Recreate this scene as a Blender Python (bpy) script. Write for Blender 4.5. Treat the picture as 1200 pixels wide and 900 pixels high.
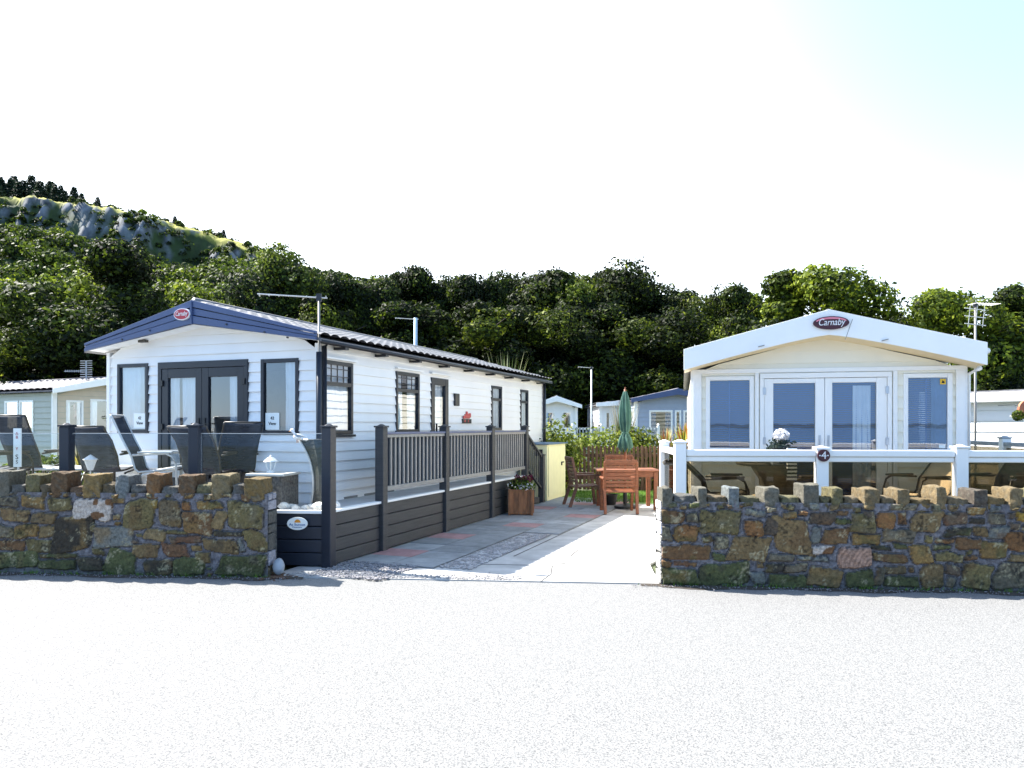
import bpy, bmesh, math, random
import numpy as np
from mathutils import Vector, Matrix
random.seed(7); rng = np.random.default_rng(7)
S = bpy.context.scene
for o in list(bpy.data.objects): bpy.data.objects.remove(o)
# ---------------------------------------------------------------- camera, sky, sun, exposure
EYE = 1.6; F = 867.0
cam = bpy.data.objects.new('camera', bpy.data.cameras.new('camera'))
S.collection.objects.link(cam); S.camera = cam
cam.location = (0, 0, EYE); cam.rotation_euler = (math.radians(90), 0, 0)
cam.data.sensor_width = 36; cam.data.lens = 36*F/1200; cam.data.shift_y = 50/1200
cam.data.clip_start = .05; cam.data.clip_end = 9000
SUN = Vector((-.85, .40, 1.0)).normalized()
W = bpy.data.worlds.new('World'); S.world = W; W.use_nodes = True
nt = W.node_tree; nt.nodes.clear()
sky = nt.nodes.new('ShaderNodeTexSky'); sky.sky_type = 'NISHITA'; sky.sun_disc = False
sky.sun_elevation = math.asin(SUN.z); sky.sun_rotation = math.atan2(SUN.x, SUN.y)
sky.air_density = .8; sky.dust_density = .35; sky.ozone_density = 3.0
bg = nt.nodes.new('ShaderNodeBackground'); bg.inputs[1].default_value = .13
out = nt.nodes.new('ShaderNodeOutputWorld')
# a thin veil of bright high cloud over the inland side of the sky
tc = nt.nodes.new('ShaderNodeTexCoord'); sp = nt.nodes.new('ShaderNodeSeparateXYZ')
nt.links.new(tc.outputs['Generated'], sp.inputs[0])
mr = nt.nodes.new('ShaderNodeMapRange'); mr.inputs[1].default_value = -.25; mr.inputs[2].default_value = .75
mr.inputs[3].default_value = 0.0; mr.inputs[4].default_value = .80
nz = nt.nodes.new('ShaderNodeTexNoise'); nz.inputs['Scale'].default_value = 1.6; nz.inputs['Detail'].default_value = 5
nt.links.new(tc.outputs['Generated'], nz.inputs['Vector'])
ad = nt.nodes.new('ShaderNodeMath'); ad.operation = 'MULTIPLY_ADD'; ad.inputs[1].default_value = .5; 
nt.links.new(nz.outputs[0], ad.inputs[0]); 
ad.inputs[2].default_value = -.25
ad2 = nt.nodes.new('ShaderNodeMath'); ad2.operation = 'ADD'
nt.links.new(sp.outputs['Y'], ad2.inputs[0]); nt.links.new(ad.outputs[0], ad2.inputs[1])
nt.links.new(ad2.outputs[0], mr.inputs[0])
mx = nt.nodes.new('ShaderNodeMixRGB'); mx.inputs[2].default_value = (6.6, 6.9, 7.2, 1)
nt.links.new(mr.outputs[0], mx.inputs[0]); nt.links.new(sky.outputs[0], mx.inputs[1])
mr2 = nt.nodes.new('ShaderNodeMapRange'); mr2.inputs[1].default_value = .1; mr2.inputs[2].default_value = .75; mr2.inputs[3].default_value = 0; mr2.inputs[4].default_value = .97
ng = nt.nodes.new('ShaderNodeMath'); ng.operation = 'MULTIPLY'; ng.inputs[1].default_value = -1; nt.links.new(sp.outputs['Y'], ng.inputs[0]); nt.links.new(ng.outputs[0], mr2.inputs[0])
mx2 = nt.nodes.new('ShaderNodeMixRGB'); mx2.inputs[2].default_value = (1.25, 2.15, 3.6, 1)   # deep clear blue over the sea
nt.links.new(mr2.outputs[0], mx2.inputs[0]); nt.links.new(mx.outputs[0], mx2.inputs[1]); dp = nt.nodes.new('ShaderNodeVectorMath'); dp.operation = 'DOT_PRODUCT'; dp.inputs[1].default_value = Vector((.56, .60, .57)).normalized()
nt.links.new(tc.outputs['Generated'], dp.inputs[0])
mr3 = nt.nodes.new('ShaderNodeMapRange'); mr3.interpolation_type = 'SMOOTHSTEP'; mr3.inputs[1].default_value = .74; mr3.inputs[2].default_value = 1.0; mr3.inputs[3].default_value = 0; mr3.inputs[4].default_value = 1.0
nt.links.new(dp.outputs['Value'], mr3.inputs[0])
mx3 = nt.nodes.new('ShaderNodeMixRGB'); mx3.inputs[2].default_value = (1.55, 2.35, 2.65, 1)
nt.links.new(mr3.outputs[0], mx3.inputs[0]); nt.links.new(mx2.outputs[0], mx3.inputs[1]); nt.links.new(mx3.outputs[0], bg.inputs[0]); nt.links.new(bg.outputs[0], out.inputs[0])
sl = bpy.data.lights.new('sun', 'SUN'); sl.energy = 4.8; sl.angle = math.radians(.53); sl.color = (1, .955, .88)
so = bpy.data.objects.new('sun', sl); S.collection.objects.link(so)
so.rotation_euler = (-SUN).to_track_quat('-Z', 'Y').to_euler(); so.location = (-20, 10, 30)
S.view_settings.view_transform = 'Standard'; S.view_settings.look = 'None'
S.view_settings.exposure = 1.8; S.view_settings.gamma = 1
S.cycles.max_bounces = 8; S.cycles.transparent_max_bounces = 16

# ---------------------------------------------------------------- helpers
def tag(o, label=None, cat=None, group=None, kind=None):
    if label: o['label'] = label
    if cat: o['category'] = cat
    if group: o['group'] = group
    if kind: o['kind'] = kind
    return o
def empty(name, loc=(0,0,0), rz=0, label=None, cat=None, group=None):
    o = bpy.data.objects.new(name, None); S.collection.objects.link(o)
    o.location = loc; o.rotation_euler = (0, 0, rz); o.empty_display_size = .2
    return tag(o, label, cat, group)
def kids(o): return [c for c in bpy.data.objects if c.parent == o]
def copy_tree(o, parent=None, loc=None, rz=None, label=None, scale=None):
    c = o.copy(); S.collection.objects.link(c)
    if parent: c.parent = parent
    if loc is not None: c.location = loc
    if rz is not None: c.rotation_euler = (0, 0, rz)
    if scale is not None: c.scale = scale
    if label: c['label'] = label
    for ch in kids(o): copy_tree(ch, c)
    return c
def at(px, py, z):            # point of the photograph at depth z (metres)
    return ((px-600)/F*z, z, EYE+(500-py)/F*z)

MATS = {}
def mat(name, col, rough=.6, metal=0, spec=.5, var=.12, vscale=6, bump=0, bscale=40, stretch=(1,1,1), col2=None, coat=0, trans=0, detail=4):
    if name in MATS: return MATS[name]
    m = bpy.data.materials.new(name); m.use_nodes = True; MATS[name] = m
    n = m.node_tree; N = n.nodes; L = n.links
    b = N['Principled BSDF']; b.inputs['Roughness'].default_value = rough; b.inputs['Metallic'].default_value = metal
    b.inputs['Specular IOR Level'].default_value = spec
    if coat: b.inputs['Coat Weight'].default_value = coat
    tcn = N.new('ShaderNodeTexCoord'); mp = N.new('ShaderNodeMapping'); mp.inputs['Scale'].default_value = stretch
    L.new(tcn.outputs['Object'], mp.inputs[0])
    no = N.new('ShaderNodeTexNoise'); no.inputs['Scale'].default_value = vscale; no.inputs['Detail'].default_value = detail
    L.new(mp.outputs[0], no.inputs['Vector'])
    cr = N.new('ShaderNodeValToRGB')
    c2 = col2 if col2 else tuple(min(1, c*(1+var)) for c in col)
    c1 = col if col2 else tuple(c*(1-var) for c in col)
    cr.color_ramp.elements[0].position = .32; cr.color_ramp.elements[1].position = .68
    cr.color_ramp.elements[0].color = (*c1, 1); cr.color_ramp.elements[1].color = (*c2, 1)
    L.new(no.outputs[0], cr.inputs[0]); L.new(cr.outputs[0], b.inputs['Base Color'])
    if bump:
        n2 = N.new('ShaderNodeTexNoise'); n2.inputs['Scale'].default_value = bscale; n2.inputs['Detail'].default_value = 5
        L.new(mp.outputs[0], n2.inputs['Vector'])
        bp = N.new('ShaderNodeBump'); bp.inputs['Strength'].default_value = bump; bp.inputs['Distance'].default_value = .01
        L.new(n2.outputs[0], bp.inputs['Height']); L.new(bp.outputs[0], b.inputs['Normal'])
    return m
def glass_mat(name, tint, refl, extra=.5):
    m = bpy.data.materials.new(name); m.use_nodes = True; N = m.node_tree.nodes; L = m.node_tree.links; N.clear()
    t = N.new('ShaderNodeBsdfTransparent'); t.inputs[0].default_value = (*tint, 1)
    g = N.new('ShaderNodeBsdfGlossy'); g.inputs['Roughness'].default_value = .012; g.inputs[0].default_value = (.93, .96, 1, 1)
    no = N.new('ShaderNodeTexNoise'); no.inputs['Scale'].default_value = 1.3
    bp = N.new('ShaderNodeBump'); bp.inputs['Strength'].default_value = .03; bp.inputs['Distance'].default_value = .05
    L.new(no.outputs[0], bp.inputs['Height']); L.new(bp.outputs[0], g.inputs['Normal'])
    fr = N.new('ShaderNodeFresnel'); fr.inputs[0].default_value = 1.5
    ma = N.new('ShaderNodeMath'); ma.operation = 'MULTIPLY_ADD'; ma.inputs[1].default_value = extra; ma.inputs[2].default_value = refl; ma.use_clamp = True
    L.new(fr.outputs[0], ma.inputs[0])
    mi = N.new('ShaderNodeMixShader'); L.new(ma.outputs[0], mi.inputs[0]); L.new(t.outputs[0], mi.inputs[1]); L.new(g.outputs[0], mi.inputs[2])
    o = N.new('ShaderNodeOutputMaterial'); L.new(mi.outputs[0], o.inputs[0]); MATS[name] = m
    return m
def attr_mat(name, rough=.8, var=.35, vscale=30, bump=.6, bscale=60, trans=0, spec=.4):
    """base colour from the mesh's own colour attribute, broken up by noise"""
    m = bpy.data.materials.new(name); m.use_nodes = True; N = m.node_tree.nodes; L = m.node_tree.links
    b = N['Principled BSDF']; b.inputs['Roughness'].default_value = rough; b.inputs['Specular IOR Level'].default_value = spec
    a = N.new('ShaderNodeAttribute'); a.attribute_name = 'col'
    tcn = N.new('ShaderNodeTexCoord')
    if var:
        no = N.new('ShaderNodeTexNoise'); no.inputs['Scale'].default_value = vscale; no.inputs['Detail'].default_value = 6; no.inputs['Roughness'].default_value = .7
        L.new(tcn.outputs['Object'], no.inputs['Vector'])
        mr = N.new('ShaderNodeMapRange'); mr.inputs[1].default_value = .3; mr.inputs[2].default_value = .7
        mr.inputs[3].default_value = 1-var; mr.inputs[4].default_value = 1+var
        L.new(no.outputs[0], mr.inputs[0])
        mu = N.new('ShaderNodeVectorMath'); mu.operation = 'SCALE'
        L.new(a.outputs['Color'], mu.inputs[0]); L.new(mr.outputs[0], mu.inputs['Scale']); L.new(mu.outputs[0], b.inputs['Base Color'])
        csrc = mu.outputs[0]
    else:
        L.new(a.outputs['Color'], b.inputs['Base Color']); csrc = a.outputs['Color']
    if bump:
        n2 = N.new('ShaderNodeTexNoise'); n2.inputs['Scale'].default_value = bscale; n2.inputs['Detail'].default_value = 8; n2.inputs['Roughness'].default_value = .75
        L.new(tcn.outputs['Object'], n2.inputs['Vector'])
        bp = N.new('ShaderNodeBump'); bp.inputs['Strength'].default_value = bump; bp.inputs['Distance'].default_value = .012
        L.new(n2.outputs[0], bp.inputs['Height']); L.new(bp.outputs[0], b.inputs['Normal'])
    if trans:
        tr = N.new('ShaderNodeBsdfTranslucent'); L.new(csrc, tr.inputs[0])
        mi = N.new('ShaderNodeMixShader'); mi.inputs[0].default_value = trans
        L.new(b.outputs[0], mi.inputs[1]); L.new(tr.outputs[0], mi.inputs[2]); L.new(mi.outputs[0], N['Material Output'].inputs[0])
    MATS[name] = m
    return m

class MB:
    def __init__(s, T=None): s.v = []; s.f = []; s.T = T
    def add(s, vs, fs):
        k = len(s.v)
        s.v += [s.T(*p) for p in vs] if s.T else [tuple(p) for p in vs]
        s.f += [tuple(i+k for i in f) for f in fs]
    def box(s, x0, y0, z0, x1, y1, z1):
        s.add([(x0,y0,z0),(x1,y0,z0),(x1,y1,z0),(x0,y1,z0),(x0,y0,z1),(x1,y0,z1),(x1,y1,z1),(x0,y1,z1)],
              [(0,3,2,1),(4,5,6,7),(0,1,5,4),(1,2,6,5),(2,3,7,6),(3,0,4,7)])
    def bar(s, a, b, w, h=None, up=(0,0,1)):   # box beam between two points
        a = Vector(a); b = Vector(b); h = h or w; d = (b-a).normalized(); up = Vector(up)
        if abs(d.dot(up)) > .98: up = Vector((0,1,0))
        r = d.cross(up).normalized(); u = r.cross(d).normalized()
        vs = [tuple(p + r*sx*w/2 + u*sz*h/2) for p in (a, b) for sx, sz in ((-1,-1),(1,-1),(1,1),(-1,1))]
        s.add(vs, [(0,1,2,3),(7,6,5,4),(0,4,5,1),(1,5,6,2),(2,6,7,3),(3,7,4,0)])
    def tube(s, pts, r, n=8, r2=None, cap=True):
        pts = [Vector(p) for p in pts]; m = len(pts); vs = []
        for i, p in enumerate(pts):
            d = (pts[min(i+1,m-1)]-pts[max(i-1,0)]).normalized()
            up = Vector((0,0,1)) if abs(d.z) < .95 else Vector((1,0,0))
            a = d.cross(up).normalized(); b = d.cross(a).normalized()
            rr = r if r2 is None else r+(r2-r)*i/(m-1)
            for k in range(n):
                t = 2*math.pi*k/n; vs.append(tuple(p + a*math.cos(t)*rr + b*math.sin(t)*rr))
        fs = [(i*n+k, i*n+(k+1)%n, (i+1)*n+(k+1)%n, (i+1)*n+k) for i in range(m-1) for k in range(n)]
        if cap: fs += [tuple(range(n))[::-1], tuple((m-1)*n+k for k in range(n))]
        s.add(vs, fs)
    def lathe(s, c, prof, n=16):     # prof [(r,z)]
        vs = [(c[0]+r*math.cos(2*math.pi*k/n), c[1]+r*math.sin(2*math.pi*k/n), c[2]+z) for r, z in prof for k in range(n)]
        m = len(prof)
        fs = [(i*n+k, i*n+(k+1)%n, (i+1)*n+(k+1)%n, (i+1)*n+k) for i in range(m-1) for k in range(n)]
        fs += [tuple(range(n))[::-1], tuple((m-1)*n+k for k in range(n))]
        s.add(vs, fs)
    def prism(s, poly, y0, y1):      # polygon in x,z extruded in y
        n = len(poly)
        s.add([(x, y0, z) for x, z in poly]+[(x, y1, z) for x, z in poly],
              [tuple(range(n)), tuple(range(2*n-1, n-1, -1))]+[(i, i+n, (i+1)%n+n, (i+1)%n) for i in range(n)])
    def slab(s, poly, z0, z1):       # polygon in x,y extruded in z
        n = len(poly)
        s.add([(x, y, z0) for x, y in poly]+[(x, y, z1) for x, y in poly],
              [tuple(range(n))[::-1], tuple(range(n, 2*n))]+[(i, (i+1)%n, (i+1)%n+n, i+n) for i in range(n)])
    def rock(s, c, r, sq=(1,1,1), n=2, seed=0, rough=.22, boxy=0):
        bm = bmesh.new(); bmesh.ops.create_icosphere(bm, subdivisions=n, radius=1)
        R = random.Random(seed); ph = [R.uniform(0, 9) for _ in range(6)]
        vs = []
        for v in bm.verts:
            p = v.co.copy()
            if boxy:
                m = max(abs(p.x), abs(p.y), abs(p.z)); p = p*(1-boxy)+(p/m)*boxy*.86
            k = 1+rough*(math.sin(p.x*3+ph[0])*math.cos(p.y*2.7+ph[1])+.5*math.sin(p.z*5+ph[2])*math.sin(p.x*4.4+ph[3])+.35*math.sin(p.y*8+ph[4])*math.sin(p.z*7+ph[5]))
            vs.append((c[0]+p.x*k*r*sq[0], c[1]+p.y*k*r*sq[1], c[2]+p.z*k*r*sq[2]))
        fs = [tuple(v.index for v in f.verts) for f in bm.faces]; bm.free()
        s.add(vs, fs)
    def build(s, name, m, parent=None, smooth=False, bevel=0, recalc=True, loc=None):
        me = bpy.data.meshes.new(name); me.from_pydata(s.v, [], s.f)
        if recalc:
            bm = bmesh.new(); bm.from_mesh(me); bmesh.ops.recalc_face_normals(bm, faces=bm.faces); bm.to_mesh(me); bm.free()
        me.materials.append(m if not isinstance(m, str) else MATS[m])
        if smooth:
            me.shade_smooth()
        o = bpy.data.objects.new(name, me); S.collection.objects.link(o)
        if parent: o.parent = parent
        if loc: o.location = loc
        if bevel:
            bv = o.modifiers.new('bevel', 'BEVEL'); bv.width = bevel; bv.segments = 2; bv.limit_method = 'ANGLE'
        return o
def each(name, m, parent, boxes, T=None, bevel=0):
    for q in boxes:
        e_ = MB(T); e_.box(*q); e_.build(name, m, parent, bevel=bevel)
def put_cols(o, cols, domain='POINT'):
    a = o.data.color_attributes.new('col', 'FLOAT_COLOR', domain)
    c = np.ones((len(cols), 4), dtype=np.float32); c[:, :3] = cols
    a.data.foreach_set('color', c.ravel())
def text(body, size, m, parent, M, name='lettering', shear=0, ext=.002, width=None):
    cu = bpy.data.curves.new(name, 'FONT'); cu.body = body; cu.size = size; cu.align_x = 'CENTER'; cu.align_y = 'CENTER'
    cu.extrude = ext; cu.shear = shear
    o = bpy.data.objects.new(name, cu); S.collection.objects.link(o)
    bpy.context.view_layer.update()
    me = bpy.data.meshes.new_from_object(o.evaluated_get(bpy.context.evaluated_depsgraph_get()))
    bpy.data.objects.remove(o)
    if width:
        xs = [v.co.x for v in me.vertices]; k = width/(max(xs)-min(xs))
        for v in me.vertices: v.co.x *= k
    me.transform(M); me.materials.clear(); me.materials.append(MATS[m])
    o = bpy.data.objects.new(name, me); S.collection.objects.link(o); o.parent = parent
    return o
def M_front(x, y, z, tilt=0):   # text facing -y
    return Matrix.Translation((x, y, z)) @ Matrix.Rotation(tilt, 4, 'Y') @ Matrix.Rotation(math.pi/2, 4, 'X')

# ---------------------------------------------------------------- materials
m_ = mat('road_stone', (.07,.071,.072), .9, col2=(.225,.222,.215), vscale=110, bump=.6, bscale=120, detail=3)
for e_, p_ in zip(m_.node_tree.nodes['Color Ramp'].color_ramp.elements, (.30, .56)): e_.position = p_
mat('concrete', (.40,.39,.375), .9, vscale=3.0, var=.22, bump=.35, bscale=90, detail=9)
mat('slab_grey', (.24,.25,.265), .9, vscale=3, var=.18, bump=.3, bscale=80)
mat('slab_pink', (.30,.185,.19), .9, vscale=4, var=.15, bump=.3, bscale=80)
mat('joint', (.10,.095,.09), .95)
mat('ground', (.07,.085,.035), .95, vscale=.6, var=.35, bump=.4)
mat('gravel', (.22,.21,.22), .9, vscale=70, var=.6, bump=.8, bscale=120)
mat('pebble', (.33,.31,.30), .8, vscale=9, var=.4)
mat('white_stone', (.66,.64,.60), .8, vscale=12, var=.15, bump=.3)
mat('white_clad', (.84,.83,.81), .38, var=.035, vscale=1.6, stretch=(1,1,.35), bump=.03, bscale=3)
mat('cream_clad', (.87,.83,.70), .4, var=.02, vscale=2)
mat('pvc', (.86,.85,.82), .3, var=.015)
mat('fascia_white', (.86,.855,.83), .35, var=.015)
mat('soffit_cream', (.80,.66,.42), .5, var=.03)
mat('fascia_blue', (.050,.078,.175), .42, var=.06, vscale=3)
mat('anthracite', (.009,.012,.020), .4, var=.1)
mat('dark_post', (.009,.014,.026), .45, var=.1)
mat('deck_grey', (.042,.042,.044), .6, var=.15, vscale=3, stretch=(1,1,12), bump=.25, bscale=40)
mat('baluster_grey', (.24,.235,.225), .5, var=.08)
mat('deck_floor', (.46,.45,.44), .7, var=.12, vscale=3)
mat('roof_tile', (.13,.13,.14), .55, var=.3, vscale=5, bump=.3, bscale=90)
mat('roof_dark', (.09,.085,.10), .6, var=.25, vscale=5)
mat('gutter_black', (.02,.02,.024), .4)
mat('curtain_white', (.84,.86,.88), .85, var=.04)
mat('curtain_blue', (.14,.25,.42), .85, var=.1)
mat('blind', (.045,.14,.42), .7, var=.06, vscale=1)
mat('interior', (.22,.21,.20), .9, var=.2, vscale=2)
mat('paper', (.82,.85,.82), .7, var=.01)
mat('ink', (.012,.012,.015), .6)
mat('red', (.42,.015,.03), .4, var=.1)
mat('badge_dark', (.055,.006,.012), .35)
mat('badge_pink', (.75,.22,.28), .35)
mat('orange', (.75,.30,.03), .5)
mat('signblue', (.04,.13,.33), .5)
mat('yellow', (.80,.50,.03), .5)
mat('teak', (.20,.062,.022), .55, var=.3, vscale=5, stretch=(2,2,14), bump=.2)
mat('teak_dark', (.15,.065,.04), .6, var=.3, vscale=5, stretch=(2,2,14), bump=.2)
mat('picket_wood', (.10,.052,.030), .8, var=.45, vscale=5, stretch=(3,3,.8), bump=.4)
mat('planter_wood', (.22,.095,.04), .7, var=.4, vscale=6, stretch=(3,3,.7), bump=.4)
mat('parasol', (.045,.12,.09), .8, var=.2, vscale=8)
mat('locker_cream', (.86,.80,.48), .6, var=.03)
mat('locker_roof', (.10,.17,.25), .6)
mat('steel', (.55,.56,.58), .35, metal=.8)
mat('alu', (.60,.60,.58), .45, metal=.3)
mat('mast_blue', (.30,.42,.55), .5)
mat('black_metal', (.015,.015,.016), .45)
mat('bronze_frame', (.05,.042,.032), .4)
mat('sling_grey', (.030,.038,.055), .75, var=.25, vscale=10, stretch=(1,1,6))
mat('sling_brown', (.11,.10,.075), .8, var=.3, vscale=8, stretch=(1,1,6))
mat('cushion_beige', (.74,.60,.42), .9, var=.1)
mat('rattan', (.13,.12,.11), .75, var=.5, vscale=38, bump=.8, bscale=60)
mat('slate_dark', (.035,.040,.036), .55, var=.4, vscale=8, bump=.5)
mat('gull_white', (.8,.8,.8), .6, var=.03)
mat('gull_grey', (.30,.33,.36), .6)
mat('bark', (.055,.045,.035), .95, var=.4, vscale=5, bump=.6, bscale=14)
mat('lamp_white', (.8,.8,.78), .5, var=.02)
mat('terracotta', (.50,.16,.08), .7)
mat('sage_clad', (.38,.39,.33), .5, var=.04)
mat('bluegrey_clad', (.32,.36,.44), .5, var=.04)
mat('tan_clad', (.55,.46,.34), .5, var=.04)
mat('grass_blade', (.10,.20,.02), .7, var=.4, vscale=3)
mat('soil', (.05,.04,.03), .95)  # planter soil, also used for the painted shadow strip at the wall foot
mat('sea', (.010,.035,.060), .08, var=.3, vscale=.05, bump=.6, bscale=.8)
mat('headland', (.04,.06,.06), .9, var=.4, vscale=.01)
glass_mat('pane', (.88,.93,.97), .13, .9)
glass_mat('clear_glass', (.975,.99,.99), .005, .3)
glass_mat('smoked_glass', (.50,.46,.38), .015, .4)
attr_mat('stone', .9, .55, 32, 1.0, 55)
attr_mat('paving', .85, .28, 3.5, .5, 60)
attr_mat('leaf', .6, 0, 1, 0, trans=.42, spec=.2)
attr_mat('hill_rock', .9, .3, .5, .8, .9)

for nm_ in ('sling_grey', 'sling_brown'):      # woven mesh: a little light passes between the threads
    nt_ = MATS[nm_].node_tree; t_ = nt_.nodes.new('ShaderNodeBsdfTransparent'); m2_ = nt_.nodes.new('ShaderNodeMixShader'); m2_.inputs[0].default_value = .16
    nt_.links.new(nt_.nodes['Principled BSDF'].outputs[0], m2_.inputs[1]); nt_.links.new(t_.outputs[0], m2_.inputs[2]); nt_.links.new(m2_.outputs[0], nt_.nodes['Material Output'].inputs[0])
# ---------------------------------------------------------------- setting
def sheet(name, poly, z, m, kind='structure', label=None):
    o = MB(); o.add([(x, y, z) for x, y in poly], [tuple(range(len(poly)))])
    o = o.build(name, m); tag(o, label, None, None, kind); return o
sheet('ground', [(-3000,-40),(3000,-40),(3000,4000),(-3000,4000)], -.03, 'ground')
sheet('sea', [(-8000,-8500),(8000,-8500),(8000,-39),(-8000,-39)], -1.8, 'sea')
b = MB()   # sloping shingle bank between verge and sea
b.add([(-3000,-40,-.03),(3000,-40,-.03),(3000,-46,-2.4),(-3000,-46,-2.4)], [(0,1,2,3)]); tag(b.build('beach','pebble'), kind='structure')
b = MB(); n = 90
hp = [(-4200+8400*i/n, 30+ 120*max(0, math.sin(i*.11+.4))**2*(.55+.45*math.sin(i*.37))*(1 if i < 62 else .12)) for i in range(n+1)]
b.add([(x, -6500, -3) for x, h in hp]+[(x, -6800, h) for x, h in hp]+[(x, -7300, -3) for x, h in hp],
      [(i, i+1, n+2+i, n+1+i) for i in range(n)]+[(n+1+i, n+2+i, 2*n+3+i, 2*n+2+i) for i in range(n)])
tag(b.build('headland', 'headland', smooth=True), kind='structure')
def wall_z(x): return 7.60-.0905*x      # line of the road side of the stone walls
b = MB(); b.add([(-60, wall_z(-60)+.05, -.006), (60, wall_z(60)+.05, -.006), (60, -7, -.006), (-60, -3, -.006)], [(0,1,2,3)])
tag(b.build('road', 'road_stone'), kind='structure')
b = MB(); b.bar((-60,-3.2,0),(60,-7.2,0),.15,.24); tag(b.build('kerb', 'concrete', bevel=.01), kind='structure')

DL = math.radians(-20.8)
dx, dy = -math.sin(DL), math.cos(DL)       # along the left caravan
P0 = (-2.08, 8.40)                         # front right corner of the left deck
def loc2(o, rz, x, y):
    return (o[0]+x*math.cos(rz)-y*math.sin(rz), o[1]+x*math.sin(rz)+y*math.cos(rz))
def SL(x, y): return loc2(P0, DL, x, y)
# driveway of pale concrete, its front edge meets the road
b = MB()
b.slab([(-2.6, wall_z(-2.6)+.06), (1.50, wall_z(1.5)+.06), (1.60, 8.6), (2.35, 9.9), (3.4, 15.4), SL(1.8,9.1), SL(-.3,9.1), SL(-.35,-.1)], -.02, .006)
tag(b.build('driveway', 'concrete'), kind='structure')
b = MB()   # saw cuts in the concrete
def crack(pts, w=.012):
    for p, q in zip(pts, pts[1:]): b.bar((p[0],p[1],.0085), (q[0],q[1],.0085), w, .003)
crack([(-.9,8.62),(-.2,8.55),(.6,8.45),(1.50,8.40)]); crack([(.3,7.62),(.42,8.0),(.46,8.47)]); crack([SL(1.72,1.4),SL(1.72,8.9)], .016)
crack([(.72,9.1),(.86,9.6)]); crack([(.5,8.65),(.62,8.62)], .03)
tag(b.build('driveway_joints', 'joint'), kind='structure')
# grey paving with a few pink flags beside the deck
b = MB(); c = MB(); gc = []; pc = []
R = random.Random(5)
pink = {(0,1),(0,4),(1,7),(2,5),(2,10),(0,12),(1,14),(2,15)}
for j in range(17):
    for i in range(3):
        x0 = .03+i*.56; y0 = .35+j*.5; h = .012+R.uniform(-.0015,.0015)
        if i == 2 and j < 6: continue
        tgt = c if (i, j) in pink else b
        if j >= 17: continue
        tone = R.uniform(.8,1.18); jy = R.uniform(-.006,.006)
        p = [SL(x0,y0),SL(x0+.55,y0),SL(x0+.55,y0+.49),SL(x0,y0+.49)]
        tgt.slab(p, .007, h+.004+R.uniform(0,.003)); (pc if tgt is c else gc).extend([tuple(np.array((.30,.17,.17) if tgt is c else (.235,.245,.255))*tone)]*8)
o1 = b.build('grey_paving', 'paving'); put_cols(o1, np.array(gc)); tag(o1, kind='structure')
o1 = c.build('pink_paving', 'paving'); put_cols(o1, np.array(pc)); tag(o1, kind='structure')
sheet('paving_bed', [SL(.0,.33), SL(1.16,.33), SL(1.16,3.33), SL(1.70,3.33), SL(1.70,8.86), SL(0,8.86)], .0095, 'joint')
# gravel: strip beside the paving and patch at the deck corner
def pebbles(name, poly_fn, n, rmin, rmax, m, seed):
    R = random.Random(seed); b = MB()
    for i in range(n):
        x, y = poly_fn(R); r = R.uniform(rmin, rmax)
        b.rock((x, y, .008+r*.4), r, (R.uniform(.8,1.4), R.uniform(.8,1.4), .7), 1, i, .15)
    return tag(b.build(name, m, recalc=False), kind='stuff')
sheet('gravel_bed', [SL(1.2,.45),SL(1.55,.45),SL(1.62,3.25),SL(1.2,3.25)], .016, 'gravel')
pebbles('gravel_strip', lambda R: SL(1.38+R.uniform(-.19,.19)*(1), R.uniform(.4,3.25)), 1500, .008, .021, 'pebble', 1)
pebbles('gravel_corner', lambda R: SL(R.uniform(.02,.95), R.uniform(-.45,.42)), 1100, .007, .018, 'gravel', 2)
pebbles('gravel_verge', lambda R: (lambda x: (x, wall_z(x)+.08+abs(R.gauss(0,.10))))(R.uniform(-2.4,.1)), 700, .005, .013, 'pebble', 3)
# lawn
b = MB(); R = random.Random(8)
for i in range(16000):
    x = R.uniform(.6, 5.6); y = R.uniform(15.5, 18.1)
    if x < 1.35 and y < 17.0: continue
    h = R.uniform(.03,.07); a = R.uniform(0, 6.3); w = .012
    b.add([(x-w*math.cos(a), y-w*math.sin(a), 0), (x+w*math.cos(a), y+w*math.sin(a), 0), (x+R.uniform(-.03,.03), y+R.uniform(-.03,.03), h)], [(0,1,2)])
tag(b.build('lawn_grass', 'grass_blade', recalc=False), kind='stuff')
sheet('lawn', [(.5,15.3),(6,15.2),(6,18.4),(.5,18.4)], .008, 'grass_blade')

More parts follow.
